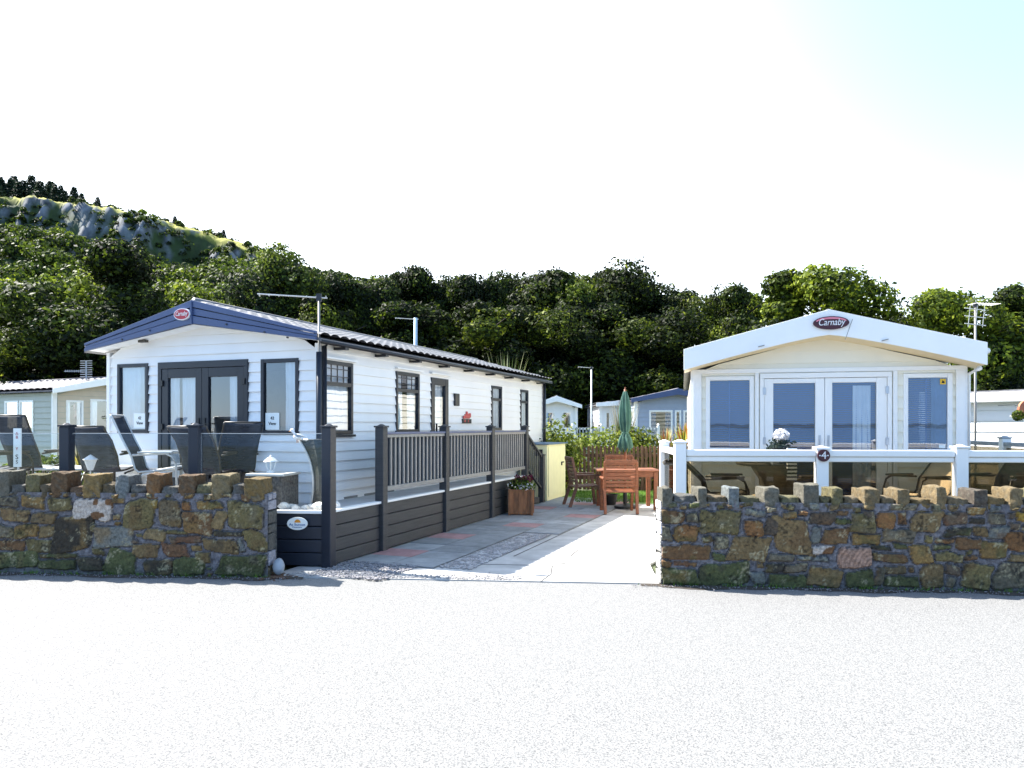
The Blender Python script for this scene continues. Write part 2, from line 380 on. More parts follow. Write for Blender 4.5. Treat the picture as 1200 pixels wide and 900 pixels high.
# ---------------------------------------------------------------- stone walls
PAL = dict(o=(.215,.150,.065), t=(.200,.160,.095), l=(.150,.135,.070), g=(.135,.130,.115), d=(.050,.046,.040), b=(.130,.080,.045),
           r=(.190,.105,.050), w=(.46,.45,.50), s=(.150,.175,.205), p=(.105,.088,.078), m=(.085,.105,.050), y=(.30,.215,.05), k=(.34,.26,.24), n=(.17,.13,.075), R=(.15,.088,.062))
Z5 = (0, 560, 6.925); Z6 = (150, 560, 6.667); Z7 = (760, 570, 6.925); Z8 = (910, 570, 6.92); Z9 = (1050, 560, 6.427)
LEFT = [(Z5, '''175,150,370,245,o;410,160,580,265,l;10,255,245,355,t;265,280,460,365,n;-30,380,110,480,g;112,375,320,485,o;330,380,445,485,t;440,300,740,605,d
595,170,895,355,w;0,150,150,240,g;-40,500,205,585,b;-40,595,310,735,m;220,505,430,600,l;330,612,640,650,m;320,660,620,745,m;760,385,1095,565,s
750,575,850,630,l;640,645,850,750,d;862,575,1108,790,m;700,385,770,440,l;905,160,1000,205,o;640,225,700,300,g'''),
 (Z6, '''-30,175,190,400,l;160,168,225,235,y;240,175,420,370,n;430,175,495,245,r;540,185,730,245,o;435,260,660,440,b;665,265,765,400,t;780,190,1055,395,l
135,390,305,495,t;310,402,465,432,l;335,450,580,505,R;595,475,860,580,n;868,475,910,570,s;930,420,1080,570,l;680,410,910,452,d;35,520,245,630,n
280,512,470,620,R;500,530,575,575,o;530,588,640,660,l;700,600,1065,770,m;350,625,600,765,m;130,642,345,765,d;-40,480,80,510,s''')]
RIGHT = [(Z7, '''100,195,285,290,b;300,215,405,285,g;415,190,750,385,l;95,315,190,440,g;210,310,395,450,r;430,405,515,455,b;525,405,640,510,g;525,540,630,595,m
105,475,500,590,b;100,600,190,655,r;215,605,390,645,R;655,405,985,605,n;780,270,920,400,r;930,250,1065,400,p;790,195,935,240,s;105,670,405,800,m
420,620,815,805,m;830,690,940,800,s;950,620,1085,690,d'''),
 (Z8, '''-20,265,275,535,n;50,205,150,255,o;165,195,235,235,r;260,205,470,300,p;485,200,570,240,b;480,260,590,305,m;300,320,360,465,s;380,335,585,470,b
600,225,800,380,l;715,200,795,265,p;815,210,970,345,r;610,390,850,475,o;870,345,1110,450,g;285,480,460,545,w;150,560,435,605,s;-50,540,130,600,g
770,480,930,515,d;505,500,770,655,k;785,540,1038,620,b;55,630,230,690,g;240,650,530,815,n;555,680,785,825,m;795,660,860,805,g;870,650,1050,710,n;870,722,1150,815,m;-60,705,230,815,m'''),
 (Z9, '''20,260,80,350,r;115,255,340,410,n;365,265,520,345,R;540,305,660,345,d;370,370,560,440,d;580,370,690,445,n;700,375,850,460,s;690,270,830,355,g
850,265,900,310,p;915,265,990,330,y;820,410,970,540,r;220,440,290,490,l;310,450,435,485,r;445,460,650,540,b;300,500,405,540,m
105,505,280,645,o;305,565,515,635,l;530,590,610,625,b;635,485,830,615,o;855,565,1000,635,t;190,655,360,830,n;380,655,495,725,p;385,735,455,835,s
505,650,730,830,l;760,640,990,835,g;860,340,940,390,p''')]
def px2wall(px, py):
    a = (px-600)/F; x = a*7.60/(1+.0905*a); z = wall_z(x); return x, EYE+(500-py)/F*z
def noise2(u, v, s, seed):      # cheap smooth value noise
    r = np.random.default_rng(seed); G = r.random((64, 64))
    uu = u*s; vv = v*s; i = np.floor(uu).astype(int); j = np.floor(vv).astype(int); fu = uu-i; fv = vv-j
    fu = fu*fu*(3-2*fu); fv = fv*fv*(3-2*fv); g = lambda a, b_: G[a % 64, b_ % 64]
    return (g(i,j)*(1-fu)*(1-fv)+g(i+1,j)*fu*(1-fv)+g(i,j+1)*(1-fu)*fv+g(i+1,j+1)*fu*fv)-.5
def stone_wall(name, x0, x1, htop, stones, seed, merlons, gaptop, label, endface):
    L0 = math.sqrt(1+.0905**2)
    rects = []
    for (ox, oy, sc), s in stones:
        for t in s.replace('\n', ';').split(';'):
            q = t.split(','); a = [float(v) for v in q[:4]]
            ua, ha = px2wall(ox+a[0]/sc, oy+a[1]/sc); ub, hb = px2wall(ox+a[2]/sc, oy+a[3]/sc)
            rects.append((ua, max(hb,.0), ub, min(ha,htop), PAL[q[4]]))
    R = random.Random(seed); keys = 'oottllggnnnbdmts'
    def free(a, m=.012): return all(a[2]+m < r[0] or a[0]-m > r[2] or a[3]+m < r[1] or a[1]-m > r[3] for r in rects)
    for size in ((.26,.17),(.2,.12),(.15,.09),(.1,.06),(.07,.04)):
        for _ in range(1600):
            w = size[0]*R.uniform(.6,1.2); h = size[1]*R.uniform(.6,1.2)
            u = R.uniform(x0, x1-w); v = R.uniform(0, max(.01,htop-h)); a = (u, v, u+w, v+h)
            if free(a): rects.append((*a, PAL[R.choice(keys)]))
    ds = .0115; nu = int((x1-x0)/ds); nv = int(htop/ds)
    U, V = np.meshgrid(np.linspace(x0, x1, nu+1), np.linspace(0, htop, nv+1), indexing='ij')
    wu = U+noise2(U,V,7,seed)*.045+noise2(U,V,22,seed+1)*.014; wv = V+noise2(U,V,8,seed+2)*.035+noise2(U,V,25,seed+3)*.012
    D = np.full(U.shape, -1.0); C = np.zeros(U.shape+(3,)); C[:] = (.165,.165,.185); HH = np.zeros(U.shape); DM = np.full(U.shape, -1.0)
    mort = noise2(U,V,30,seed+4)
    C *= (1+.35*mort)[...,None]
    for i, (a, b_, c, d, col) in enumerate(rects):
        cu, cv, hw, hh = (a+c)/2, (b_+d)/2, (c-a)/2+.002, (d-b_)/2+.002
        sk = R.uniform(-.38,.38); sk2 = R.uniform(-.22,.22)
        lu = (wu-cu)+(wv-cv)*sk; lv = (wv-cv)+(wu-cu)*sk2*min(1, hh/hw)
        r = min(hw, hh)*R.uniform(.12,.55)
        qx = np.abs(lu)-(hw-r); qy = np.abs(lv)-(hh-r)
        sd = r-(np.hypot(np.maximum(qx,0), np.maximum(qy,0))+np.minimum(np.maximum(qx,qy),0))
        DM = np.maximum(DM, sd); inside = (sd > 0) & (sd > D)
        j = R.uniform(.8,1.2); tt = R.uniform(-.01,.01)
        colv = np.array(col)*j
        if col == PAL['k']: band = np.sin((np.hypot(lu*1.2-hw, lv+hh))*150)*.28; cc = colv*(1+band[...,None])*np.array([1.05,.95,.95])
        elif col == PAL['w']:
            t = (noise2(U,V,14,seed+9) > .08)[...,None] & (lu > .0)[...,None]; cc = np.where(t, np.array((.16,.09,.05)), colv+0*U[...,None])
        else:
            t = np.clip(noise2(U,V,11,seed+20+i)*3, 0, 1)[...,None]
            c2 = np.array(PAL[R.choice('oldnmgb')]); cc = colv*(1-t*.6)+c2*t*.6
            w_ = np.clip((noise2(U,V,75,seed+77)*.6+noise2(U,V,13,seed+78)*.8-.24)*7,0,1)[...,None]; cc = cc*(1-w_*.6)+np.array((.42,.42,.34))*w_*.6; w_ = np.clip((-noise2(U,V,55,seed+79)*.7-noise2(U,V,10,seed+80)*.7-.22)*6,0,1)[...,None]; cc = cc*(1-w_*.65)
        hgt = np.minimum(1, sd/.014); hgt = hgt*(2-hgt)*R.uniform(.014,.034)+lu*R.uniform(-.05,.05)+noise2(U,V,18,seed+40+i)*.011+noise2(U,V,48,seed+50)*.007
        C[inside] = cc[inside]; HH[inside] = hgt[inside]; D[inside] = sd[inside]
    # green algae on the lowest stones, dark damp foot
    al = np.clip((.20-V+noise2(U,V,6,seed+60)*.16)/.16, 0, 1)*np.clip(noise2(U,V,16,seed+61)*2.2+.75,0,1)
    C = C*(1-.40*al[...,None])+np.array((.045,.062,.030))*(.40*al[...,None])
    HH = np.where(D < 0, mort*.016-.016*np.clip(1-np.abs(DM+.003)/.007, 0, 1), HH)
    HH += .02*noise2(U,V,2.2,seed+70)
    C = C*np.array([.86,.76,.58]); C = np.where((D < 0)[...,None], C*np.array([1.0,1.08,1.35]), C)
    X = U; Y = wall_z(U)-HH
    n1 = nv+1
    vs = np.stack([X, Y, V], -1).reshape(-1, 3).tolist(); cols = C.reshape(-1, 3).tolist()
    fs = [(i*n1+j, (i+1)*n1+j, (i+1)*n1+j+1, i*n1+j+1) for i in range(nu) for j in range(nv)]
    b = MB(); b.add(vs, fs)
    # back and top
    k0 = len(b.v)
    th = .30
    b.add([(x0,wall_z(x0)+th,0),(x1,wall_z(x1)+th,0),(x1,wall_z(x1)+th,htop),(x0,wall_z(x0)+th,htop)], [(0,1,2,3)])
    b.add([(x0,wall_z(x0)+.005,htop-.004),(x1,wall_z(x1)+.005,htop-.004),(x1,wall_z(x1)+th,htop-.004),(x0,wall_z(x0)+th,htop-.004)], [(0,1,2,3)])
    cols += [(.17,.165,.15)]*(len(b.v)-k0)
    # end faces from rounded blocks
    for ex, sgn in endface:
        h = 0; q = 0
        while h < htop-.02:
            hh = min(R.uniform(.09,.19), htop-h)
            k0 = len(b.v)
            z = wall_z(ex)
            split = R.choice([1,1,2])
            for p in range(split):
                ya = z+.012+(th-.03)*p/split; yb = z+.012+(th-.03)*(p+1)/split
                b.rock((ex-sgn*.045, (ya+yb)/2, h+hh/2), .5, (.12, (yb-ya)*1.02, hh*1.03), 4, seed*50+q, .05, .85); q += 1
            cols += [np.array(PAL[R.choice('tgwg')])*(R.uniform(1.4,2.0) if sgn < 0 else .7)+(.12 if sgn < 0 else 0)]*(len(b.v)-k0)  # sunlight put into the colour: sunward end stones paler, opposite end darker
            h += hh
        k0 = len(b.v)
        b.add([(ex-sgn*.04,z+.01,0),(ex-sgn*.04,z+th,0),(ex-sgn*.04,z+th,htop),(ex-sgn*.04,z+.01,htop)], [(0,1,2,3)]); cols += [(.17,.17,.18)]*4
    # upright coping stones and the low stones between
    q = 100; prev = None
    for (pa, pb, py, ck) in merlons:
        if pa < -900: xa, xb = pb, py[0]; top = py[1]
        else:
            xa = px2wall(pa, 560)[0]; xb, top = px2wall(pb, py)
        xm = (xa+xb)/2; zc = wall_z(xm)+th/2; w = xb-xa
        k0 = len(b.v); lo = htop-.035
        top += R.uniform(-.035,.018); lo -= .03
        b.rock((xm, zc+R.uniform(-.02,.0), (lo+top)/2), .5, (w*1.05, (th+.03)*R.uniform(.95,1.05), (top-lo)*1.10), 5, seed*90+q, .07, .86); q += 1
        cc = np.array(PAL[ck])*R.uniform(.6,.85)*np.array([1.05,1,.85])
        for v in b.v[k0:]:
            t = max(0, math.sin(v[0]*61+v[2]*47+q)*math.sin(v[1]*53+v[2]*33)); cols.append(tuple(cc*(1-.35*t)+np.array((.11,.11,.085))*.35*t))
        if prev is not None and xa-prev > .05:
            g = xa-prev; parts = 2 if g > .24 else 1
            for p in range(parts):
                a = prev+g*p/parts; c = prev+g*(p+1)/parts; tp = gaptop+R.uniform(-.02,.015); k0 = len(b.v)
                b.rock(((a+c)/2, wall_z(a)+th/2, (lo+tp)/2-.01), .5, ((c-a)*1.14, (th+.03)*R.uniform(.97,1.06), (tp-lo)*1.35), 4, seed*90+q, .10, .72); q += 1
                cc = np.array(PAL[R.choice('lgnogb')])*R.uniform(.5,.75)
                cols += [tuple(cc)]*(len(b.v)-k0)
        prev = xb
    o = b.build(name, 'stone', recalc=False)
    put_cols(o, np.array([list(c) for c in cols])); 
    return tag(o, label, 'wall')
ML = [(-999,-5.6-1.0,(-6.42,1.09),'g'),(-999,-6.15,(-5.98,1.1),'l'),(-12,12,553,'g'),(28,46,554,'l'),(60,79,554.5,'b'),(98,118,555,'o'),(134,152,554,'s'),(171,188,556,'r'),(208,229,556,'b'),(247,271,557,'t'),(286,311,558,'o')]
MR = [(775,789,568,'g'),(817,829,568,'g'),(853,867,569,'s'),(894,916,569,'g'),(940,962,568,'g'),(974,990,569,'l'),(1011,1034,570,'n'),(1050,1067,570,'n'),(1096,1110,570,'n'),(1140,1158,570,'p'),(1182,1202,571,'n'),
      (-999,5.06,(5.2,1.02),'l'),(-999,5.4,(5.56,1.01),'b'),(-999,5.78,(5.9,1.02),'g'),(-999,6.1,(6.3,1.02),'n')]
stone_wall('stone_wall', -6.7, -2.585, .885, LEFT, 3, ML, .965, 'rubble stone wall with upright coping stones in front of the blue gabled caravan deck', [(-2.585, 1), (-6.7,-1)])
stone_wall('stone_wall', 1.506, 6.4, .845, RIGHT, 4, MR, .905, 'rubble stone wall with notched coping in front of the white gabled caravan', [(1.506, -1), (6.4, 1)])

for xa, xb in ((-6.7,-2.2),(1.3,6.4)):      # dark strip painting the wall's shadow along its foot
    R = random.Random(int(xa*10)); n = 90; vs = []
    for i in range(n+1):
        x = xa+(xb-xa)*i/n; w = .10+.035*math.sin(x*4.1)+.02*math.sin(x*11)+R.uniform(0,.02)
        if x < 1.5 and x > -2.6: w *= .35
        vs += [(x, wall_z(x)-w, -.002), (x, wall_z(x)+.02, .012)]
    b = MB(); b.add(vs, [(2*i,2*i+2,2*i+3,2*i+1) for i in range(n)]); tag(b.build('verge_shade', 'soil', recalc=False), kind='structure')  # planter soil material reused here as painted shadow
b = MB(); R = random.Random(91); cl = []
for i in range(900):
    side = R.random() < .5; x = R.uniform(-6.4,-2.6) if side else R.uniform(1.5,6.2)
    x = round(x*2.3)/2.3+R.gauss(0,.07) if R.random() < .8 else x
    y = wall_z(x)-abs(R.gauss(0,.018))-.012; h = R.uniform(.015,.06); a = R.uniform(0,6.3); w = .004
    b.add([(x-w*math.cos(a),y-w*math.sin(a),0),(x+w*math.cos(a),y+w*math.sin(a),0),(x+R.uniform(-.03,.03),y-R.uniform(0,.03),h)], [(0,1,2)])
tag(b.build('wall_weeds', 'grass_blade', recalc=False), 'thin weeds along the foot of the stone walls', 'weeds', kind='stuff')
pebbles('road_grit', lambda R: (lambda x: (x, wall_z(x)-.03-abs(R.gauss(0,.09))))(R.choice([R.uniform(-6.4,-2.2), R.uniform(1.2,6.2)])), 900, .003, .008, 'gravel', 33)

# ---------------------------------------------------------------- cladding, windows, roofs
def clad(b, T, u0, u1, h0, top, holes, board=.145, lap=.021):
    """lapped boards; top(u0,u1,h) -> clipped range at height h or None"""
    b.T = T
    hs = [h0]; 
    while hs[-1] < top[0]-.001: hs.append(min(hs[-1]+board, top[0]))
    base = h0
    def seg(a, c, ha, hb, dA, dB, a2=None, c2=None):
        a2 = a if a2 is None else a2; c2 = c if c2 is None else c2
        b.add([(a,dA,ha),(c,dA,ha),(c2,dB,hb),(a2,dB,hb)], [(0,1,2,3)])
    h = h0
    while h < top[0]-.001:
        hn = min(h+board, top[0])
        cuts = sorted({h, hn} | {x for q in holes for x in (q[2], q[3]) if h < x < hn})
        lo, hi = top[1](h); lo2, hi2 = top[1](hn)
        for ca, cb in zip(cuts, cuts[1:]):
            dA = lap*(1-(ca-h)/board); dB = lap*(1-(cb-h)/board)
            t = [q for q in holes if q[2] < cb-1e-4 and q[3] > ca+1e-4]
            a0, c0 = top[1](ca); a1, c1 = top[1](cb)
            xs = [a0]; 
            for q in sorted(t): xs += [max(q[0],a0), min(q[1],c0)]
            xs.append(c0)
            for i in range(0, len(xs), 2):
                if xs[i+1]-xs[i] > .003:
                    seg(xs[i], xs[i+1], ca, cb, dA, dB, a1 if i == 0 else xs[i], c1 if i+1 == len(xs)-1 else xs[i+1])
            if ca == h:
                for i in range(0, len(xs), 2):
                    if xs[i+1]-xs[i] > .003: b.add([(xs[i],0,ca),(xs[i+1],0,ca),(xs[i+1],dA,ca),(xs[i],dA,ca)], [(0,1,2,3)])
        h = hn
    b.T = None
def curtain(b, T, u0, u1, h0, h1, d, amp=.018, waves=5, ph=0):
    b.T = T; n = max(8, int((u1-u0)*60)); vs = []
    for i in range(n+1):
        t = i/n; u = u0+(u1-u0)*t; dd = d+amp*math.sin(t*waves*6.283+ph)+amp*.4*math.sin(t*waves*14.1+ph*2)
        vs += [(u, dd, h0), (u, dd-.01, (h0+h1)/2), (u, dd, h1)]
    b.add(vs, [(i*3+k, i*3+3+k, i*3+4+k, i*3+1+k) for i in range(n) for k in (0,1)]); b.T = None
def window(par, T, u0, u1, h0, h1, fm, name='window', fw=.05, proud=.03, transom=None, mull=None, curtains=(), blind=False, pane='pane', leading=False, cm='curtain_white', sill=True):
    w = MB(T)
    w.box(u0, -.03, h0, u0+fw, proud, h1); w.box(u1-fw, -.03, h0, u1, proud, h1)
    w.box(u0+fw, -.03, h0, u1-fw, proud-.001, h0+fw); w.box(u0+fw, -.03, h1-fw, u1-fw, proud-.001, h1)
    wo = w.build(name, fm, par, bevel=.004)
    fr = MB(T)
    if transom: fr.box(u0+fw, -.02, transom-.025, u1-fw, proud-.004, transom+.025)
    if mull: fr.box(mull-.025, -.02, h0+fw, mull+.025, proud-.003, h1-fw)
    if leading:
        for i in range(1, 4): x = u0+fw+(u1-u0-2*fw)*i/4; fr.box(x-.005, -.012, transom+.025, x+.005, .004, h1-fw)
        for i in range(1, 3): z = transom+(h1-transom)*i/3; fr.box(u0+fw, -.011, z-.005, u1-fw, .003, z+.005)
    if fr.v: fr.build('glazing_bar', fm, wo)
    p = MB(T); p.add([(u0+fw,0,h0+fw),(u1-fw,0,h0+fw),(u1-fw,0,h1-fw),(u0+fw,0,h1-fw)], [(0,1,2,3)]); p.build('pane', pane, wo)
    if curtains:
        c = MB()
        for (a, e) in curtains: curtain(c, T, u0+(u1-u0)*a, u0+(u1-u0)*e, h0+.02, h1-.03, -.034, .014, max(2, (e-a)*(u1-u0)*9), a*7)
        c.build('curtain', cm, wo, smooth=True, recalc=False)
    if blind:
        c = MB(T); n = int((h1-h0-2*fw)/.028)
        for i in range(n):
            z = h0+fw+.01+i*.028; c.add([(u0+.01,-.075,z),(u1-.01,-.075,z),(u1-.01,-.062,z+.021),(u0+.01,-.062,z+.021)], [(0,1,2,3)])
        c.box((u0+u1)/2-.008,-.055,h0+fw,(u0+u1)/2+.008,-.052,h1-fw)
        c.build('slatted_blind', 'blind', wo, recalc=False)
    if sill:
        s = MB(T); s.box(u0-.02, 0, h0-.035, u1+.02, proud+.03, h0-.004); s.build('sill', fm, wo, bevel=.004)
    return wo
def roof(par, x0, x1, xr, y0, y1, eh, rh, m, name='roof', pitch=.19, course=.36, th=.05):
    b = MB()
    for xa, xb in ((x0, xr), (x1, xr)):
        ln = math.hypot(xb-xa, rh-eh); nw = max(2, int(ln/(course/4))); nl = int((y1-y0)/(pitch/6))
        vs = []
        for i in range(nl+1):
            y = y0+(y1-y0)*i/nl
            for j in range(nw+1):
                t = j/nw; s = t*ln; q = (s/course) % 1
                z = eh+(rh-eh)*t + .032*abs(math.sin(math.pi*(y-y0)/pitch))**.7 + .036*(1-q)
                vs.append((xa+(xb-xa)*t, y, z))
        k = nw+1
        b.add(vs, [(i*k+j, i*k+k+j, i*k+k+j+1, i*k+j+1) for i in range(nl) for j in range(nw)])
        b.add([(xa,y0,eh-.012),(xb,y0,rh-.012),(xb,y1,rh-.012),(xa,y1,eh-.012),(xa,y0,eh-th),(xb,y0,rh-th),(xb,y1,rh-th),(xa,y1,eh-th)],
              [(0,1,2,3),(4,5,6,7),(0,1,5,4),(3,2,6,7),(0,3,7,4)])
    r = b.build(name, m, par, recalc=False)
    c = MB(); c.tube([(xr,y0,rh+.02),(xr,y1,rh+.02)], .055, 10); c.build('ridge_cap', m, r, smooth=True)
    return r
def ellipse(b, cx, cz, rx, rz, y0, y1, n=36, tilt=0):
    b.prism([(cx+rx*math.cos(2*math.pi*i/n), cz+rz*math.sin(2*math.pi*i/n)) for i in range(n)], y0, y1)
def Tf(y0): return lambda u, d, h: (u, y0-d, h)          # wall facing -y
def Ts(x0): return lambda u, d, h: (x0+d, u, h)          # wall facing +x
def Tl(x0): return lambda u, d, h: (x0-d, u, h)          # wall facing -x
def Tb(y0): return lambda u, d, h: (u, y0+d, h)
def shell(par, x0, x1, xr, y1, h0, eh, rh, holes_f, holes_s, m, board=.145, holes_l=()):
    """cladding of the four walls with real openings, plus a dim interior"""
    def gable(h): 
        if h <= eh: return (x0, x1)
        t = (h-eh)/(rh-eh); return (x0+(xr-x0)*t, x1+(xr-x1)*t)
    b = MB()
    clad(b, Tf(0), x0, x1, h0, (rh-.02, gable), holes_f, board)
    clad(b, Tb(y1), x0, x1, h0, (rh-.02, gable), [], board)
    clad(b, Ts(x1), 0, y1, h0, (eh, lambda h: (0, y1)), holes_s, board)
    clad(b, Tl(x0), 0, y1, h0, (eh, lambda h: (0, y1)), list(holes_l), board)
    b.build('cladding', m, par, recalc=False)
    c = MB(); e = .12
    c.box(x0+e, e, h0+.02, x1-e, 3.4, h0+.05)        # floor
    c.add([(x0+e,3.2,h0),(x1-e,3.2,h0),(x1-e,3.2,eh),(x0+e,3.2,eh)], [(0,1,2,3)])
    c.add([(x0+e*0.6,.3,eh-.05),(x1-e*.6,.3,eh-.05),(x1-e*.6,y1-.2,eh-.05),(x0+e*.6,y1-.2,eh-.05)], [(0,1,2,3)])
    c.add([(x1-1.4,3.2,h0),(x1-1.4,y1-.1,h0),(x1-1.4,y1-.1,eh),(x1-1.4,3.2,eh)], [(0,1,2,3)])
    c.build('interior', 'interior', par, recalc=False)
    each('corner_trim', 'white_clad', par, [(x-.03, y-.03, h0, x+.03, y+.03, eh) for x, y in ((x0,0),(x1,0),(x0,y1),(x1,y1))], bevel=.004)
def fascia(par, xl, xr_, xm, y, et, rt, eb, rb, m, strips=1, name='fascia'):
    b = MB()
    for k in range(strips):
        a = k/strips; e = (k+1)/strips - (.0 if k == strips-1 else .04)
        T0, T1 = et+(eb-et)*a, et+(eb-et)*e; R0, R1 = rt+(rb-rt)*a, rt+(rb-rt)*e; yy = y-.012*((strips-k) % 2)
        b.prism([(xl,T1),(xl,T0),(xm,R0),(xm,R1)], yy, y+.03); b.prism([(xm,R1),(xm,R0),(xr_,T0),(xr_,T1)], yy+.001, y+.03)
    o = b.build(name, m, par, bevel=.003)
    return o

# ================================================================ LEFT CARAVAN
C0 = (-2.458, 9.378)
WL = 3.56; LE = 9.0; FL = .68
car = empty('static_caravan', (*C0, 0), DL, 'long white static caravan with blue gable fascia and black framed windows beside the driveway', 'caravan')
XM = -WL/2
hf = [(-.873,-.282,1.50,2.48), (-2.624,-1.079,.70,2.49), (-3.388,-2.811,1.51,2.49)]
hs = [(.10,.76,1.50,2.46), (1.94,2.68,1.51,2.44), (3.10,3.74,.70,2.42), (5.73,6.28,1.53,2.42), (7.40,7.90,1.53,2.42)]
shell(car, -WL, 0, XM, LE, .50, 2.66, 2.66+.24*WL/2, hf, hs, MATS['white_clad'], .13)
roof(car, -WL-.21, .21, XM, -.24, LE+.12, 2.70, 3.235, 'roof_tile', pitch=.21)
fascia(car, -WL-.16, .16, XM, -.27, 2.775, 3.27, 2.665, 2.96, 'fascia_blue', 3)
b = MB(); b.box(XM-.012,-.295,2.95,XM+.012,-.26,3.25)
b.build('fascia_joint', 'fascia_blue', car)
for x, z in ((-3.0,2.80),(-2.5,2.90),(-1.2,2.92),(-.6,2.79),(-.25,2.71)): b = MB(); b.tube([(x,-.295,z),(x,-.27,z)], .012, 8); b.build('fixing_cap', 'gutter_black', car)
b = MB()   # soffit under the projecting gable
b.add([(-WL-.13,-.25,2.672),(XM,-.25,2.952),(XM,.02,2.952),(-WL-.13,.02,2.672)], [(0,1,2,3)])
b.add([(.13,-.25,2.672),(XM,-.25,2.952),(XM,.02,2.952),(.13,.02,2.672)], [(0,1,2,3)])
b.build('soffit', 'curtain_white', car, recalc=False)
b = MB(); b.box(-2.85,-.16,2.765,-2.72,-.10,2.80); b.build('soffit_light', 'bronze_frame', car)
bd = MB(); ellipse(bd, -1.92, 3.085, .135, .078, -.31, -.275); bd = bd.build('badge', 'gull_white', car)
b = MB(); ellipse(b, -1.92, 3.085, .122, .066, -.314, -.305); b.build('badge_field', 'red', bd)
text('Carnaby', .085, 'gull_white', bd, M_front(-1.92,-.317,3.09), shear=.25, width=.20)
# front windows and French doors
w = window(car, Tf(0), -.873, -.282, 1.50, 2.48, 'anthracite', curtains=((.58,1.0),), sill=False)
T = Tf(0)
def notice(par, u, h, y=.006):
    b = MB(Tf(0)); b.box(u-.11, y, h-.11, u+.11, y+.003, h+.11); o = b.build('notice', 'paper', par)
    text('42', .06, 'ink', o, M_front(u, -y-.005, h+.04)); text('View', .06, 'ink', o, M_front(u, -y-.005, h-.03))
notice(w, -.70, 1.67)
w = window(car, Tf(0), -3.388, -2.811, 1.51, 2.49, 'anthracite', curtains=((.05,.75),), sill=False)
notice(w, -2.98, 1.68)
b = MB(T); b.box(-2.624,-.03,2.40,-1.079,.035,2.49); b.box(-2.624,-.03,.70,-2.56,.035,2.40); b.box(-1.14,-.03,.70,-1.079,.035,2.40); b.box(-2.56,-.03,.66,-1.14,.05,.72)
df = b.build('door_frame', 'anthracite', car, bevel=.004)
for (a, c, cur) in ((-2.555,-1.853,(.55,1.0)), (-1.848,-1.145,(.45,1.0))):
    b = MB(T)
    b.box(a,-.02,.73,a+.11,.028,2.395); b.box(c-.11,-.02,.73,c,.028,2.395); b.box(a+.11,-.02,.73,c-.11,.027,.90); b.box(a+.11,-.02,2.27,c-.11,.027,2.395)
    d = b.build('door', 'anthracite', car, bevel=.004)
    p = MB(T); p.add([(a+.11,0,.9),(c-.11,0,.9),(c-.11,0,2.27),(a+.11,0,2.27)], [(0,1,2,3)]); p.build('pane', 'pane', d)
    p = MB(); 
    if a < -2: curtain(p, T, a+.10, a+.26, .75, 2.35, -.04, .02, 2, 1); curtain(p, T, a+.3, c-.10, .75, 2.35, -.05, .014, 5, 2)
    else: curtain(p, T, c-.27, c-.06, .75, 2.35, -.04, .02, 3, 1)
    p.build('curtain', 'curtain_white', d, smooth=True, recalc=False)
    h = MB(T); x = c-.05 if a < -2 else a+.05
    h.box(x-.012,.028,1.55,x+.012,.04,1.72); h.bar((x,.055,1.64),(x+(-.1 if a < -2 else .1),.055,1.64),.016); h.build('handle', 'black_metal', d)
    h = MB(T); x = a+.0 if a < -2 else c
    each('hinge', 'black_metal', d, [(x-.03,.03,z-.04,x+.03,.05,z+.04) for z in (1.0,1.6,2.2)], T)
# side windows and door
window(car, Ts(0), .10, .76, 1.50, 2.46, 'anthracite', transom=2.16, leading=True, curtains=((.0,1.0),), sill=True)
window(car, Ts(0), 1.94, 2.68, 1.51, 2.44, 'anthracite', transom=2.16, leading=True, curtains=((.0,.38),(.62,1)))
window(car, Ts(0), 5.73, 6.28, 1.53, 2.42, 'anthracite', transom=2.15, curtains=((.0,1.0),))
window(car, Ts(0), 7.40, 7.90, 1.53, 2.42, 'anthracite', transom=2.15, curtains=((.0,1.0),))
T = Ts(0); b = MB(T)
b.box(3.10,-.02,.70,3.22,.03,2.42); b.box(3.62,-.02,.70,3.74,.03,2.42); b.box(3.22,-.02,.70,3.62,.029,.86); b.box(3.22,-.02,2.30,3.62,.029,2.42)
d = b.build('side_door', 'anthracite', car, bevel=.004)
p = MB(T); p.add([(3.22,0,.86),(3.62,0,.86),(3.62,0,2.30),(3.22,0,2.30)], [(0,1,2,3)]); p.build('pane', 'pane', d)
p = MB(); curtain(p, T, 3.2, 3.64, .8, 2.32, -.07, .02, 4, 1); p.build('curtain', 'curtain_white', d, smooth=True, recalc=False)
p = MB(T); p.box(3.24,.031,1.5,3.25,.06,1.65); p.build('handle', 'black_metal', d)
each('drip_rail', 'white_clad', car, [(a,.012,2.475,c,.07,2.50) for a, c in ((.05,.82),(1.9,2.74),(3.05,3.80))], T)
b = MB(T); b.box(3.98,.01,1.97,4.16,.05,2.19); b.build('coach_lamp', 'black_metal', car, bevel=.01)
pl = MB(T); pl.box(4.32,.012,1.66,4.72,.03,1.74); pl = pl.build('wall_plaque', 'ink', car)
b = MB(T)
for u0_, u1_, h0_, h1_ in ((4.36,4.44,1.745,1.80),(4.42,4.66,1.75,1.83),(4.48,4.56,1.83,1.88),(4.6,4.70,1.77,1.85),(4.40,4.46,1.68,1.73),(4.56,4.6,1.68,1.73)): b.box(u0_,.02,h0_,u1_,.032,h1_)
b.build('plaque_figure', 'red', pl, bevel=.008)
b = MB(); b.tube([(.20,-.22,2.655),(.20,LE+.1,2.655)], .024, 8)
g = b.build('gutter', 'gutter_black', car, smooth=True)
each('gutter_bracket', 'gutter_black', g, [(.02,.35+i*1.02-.04,2.60,.20,.35+i*1.02+.04,2.635) for i in range(9)])
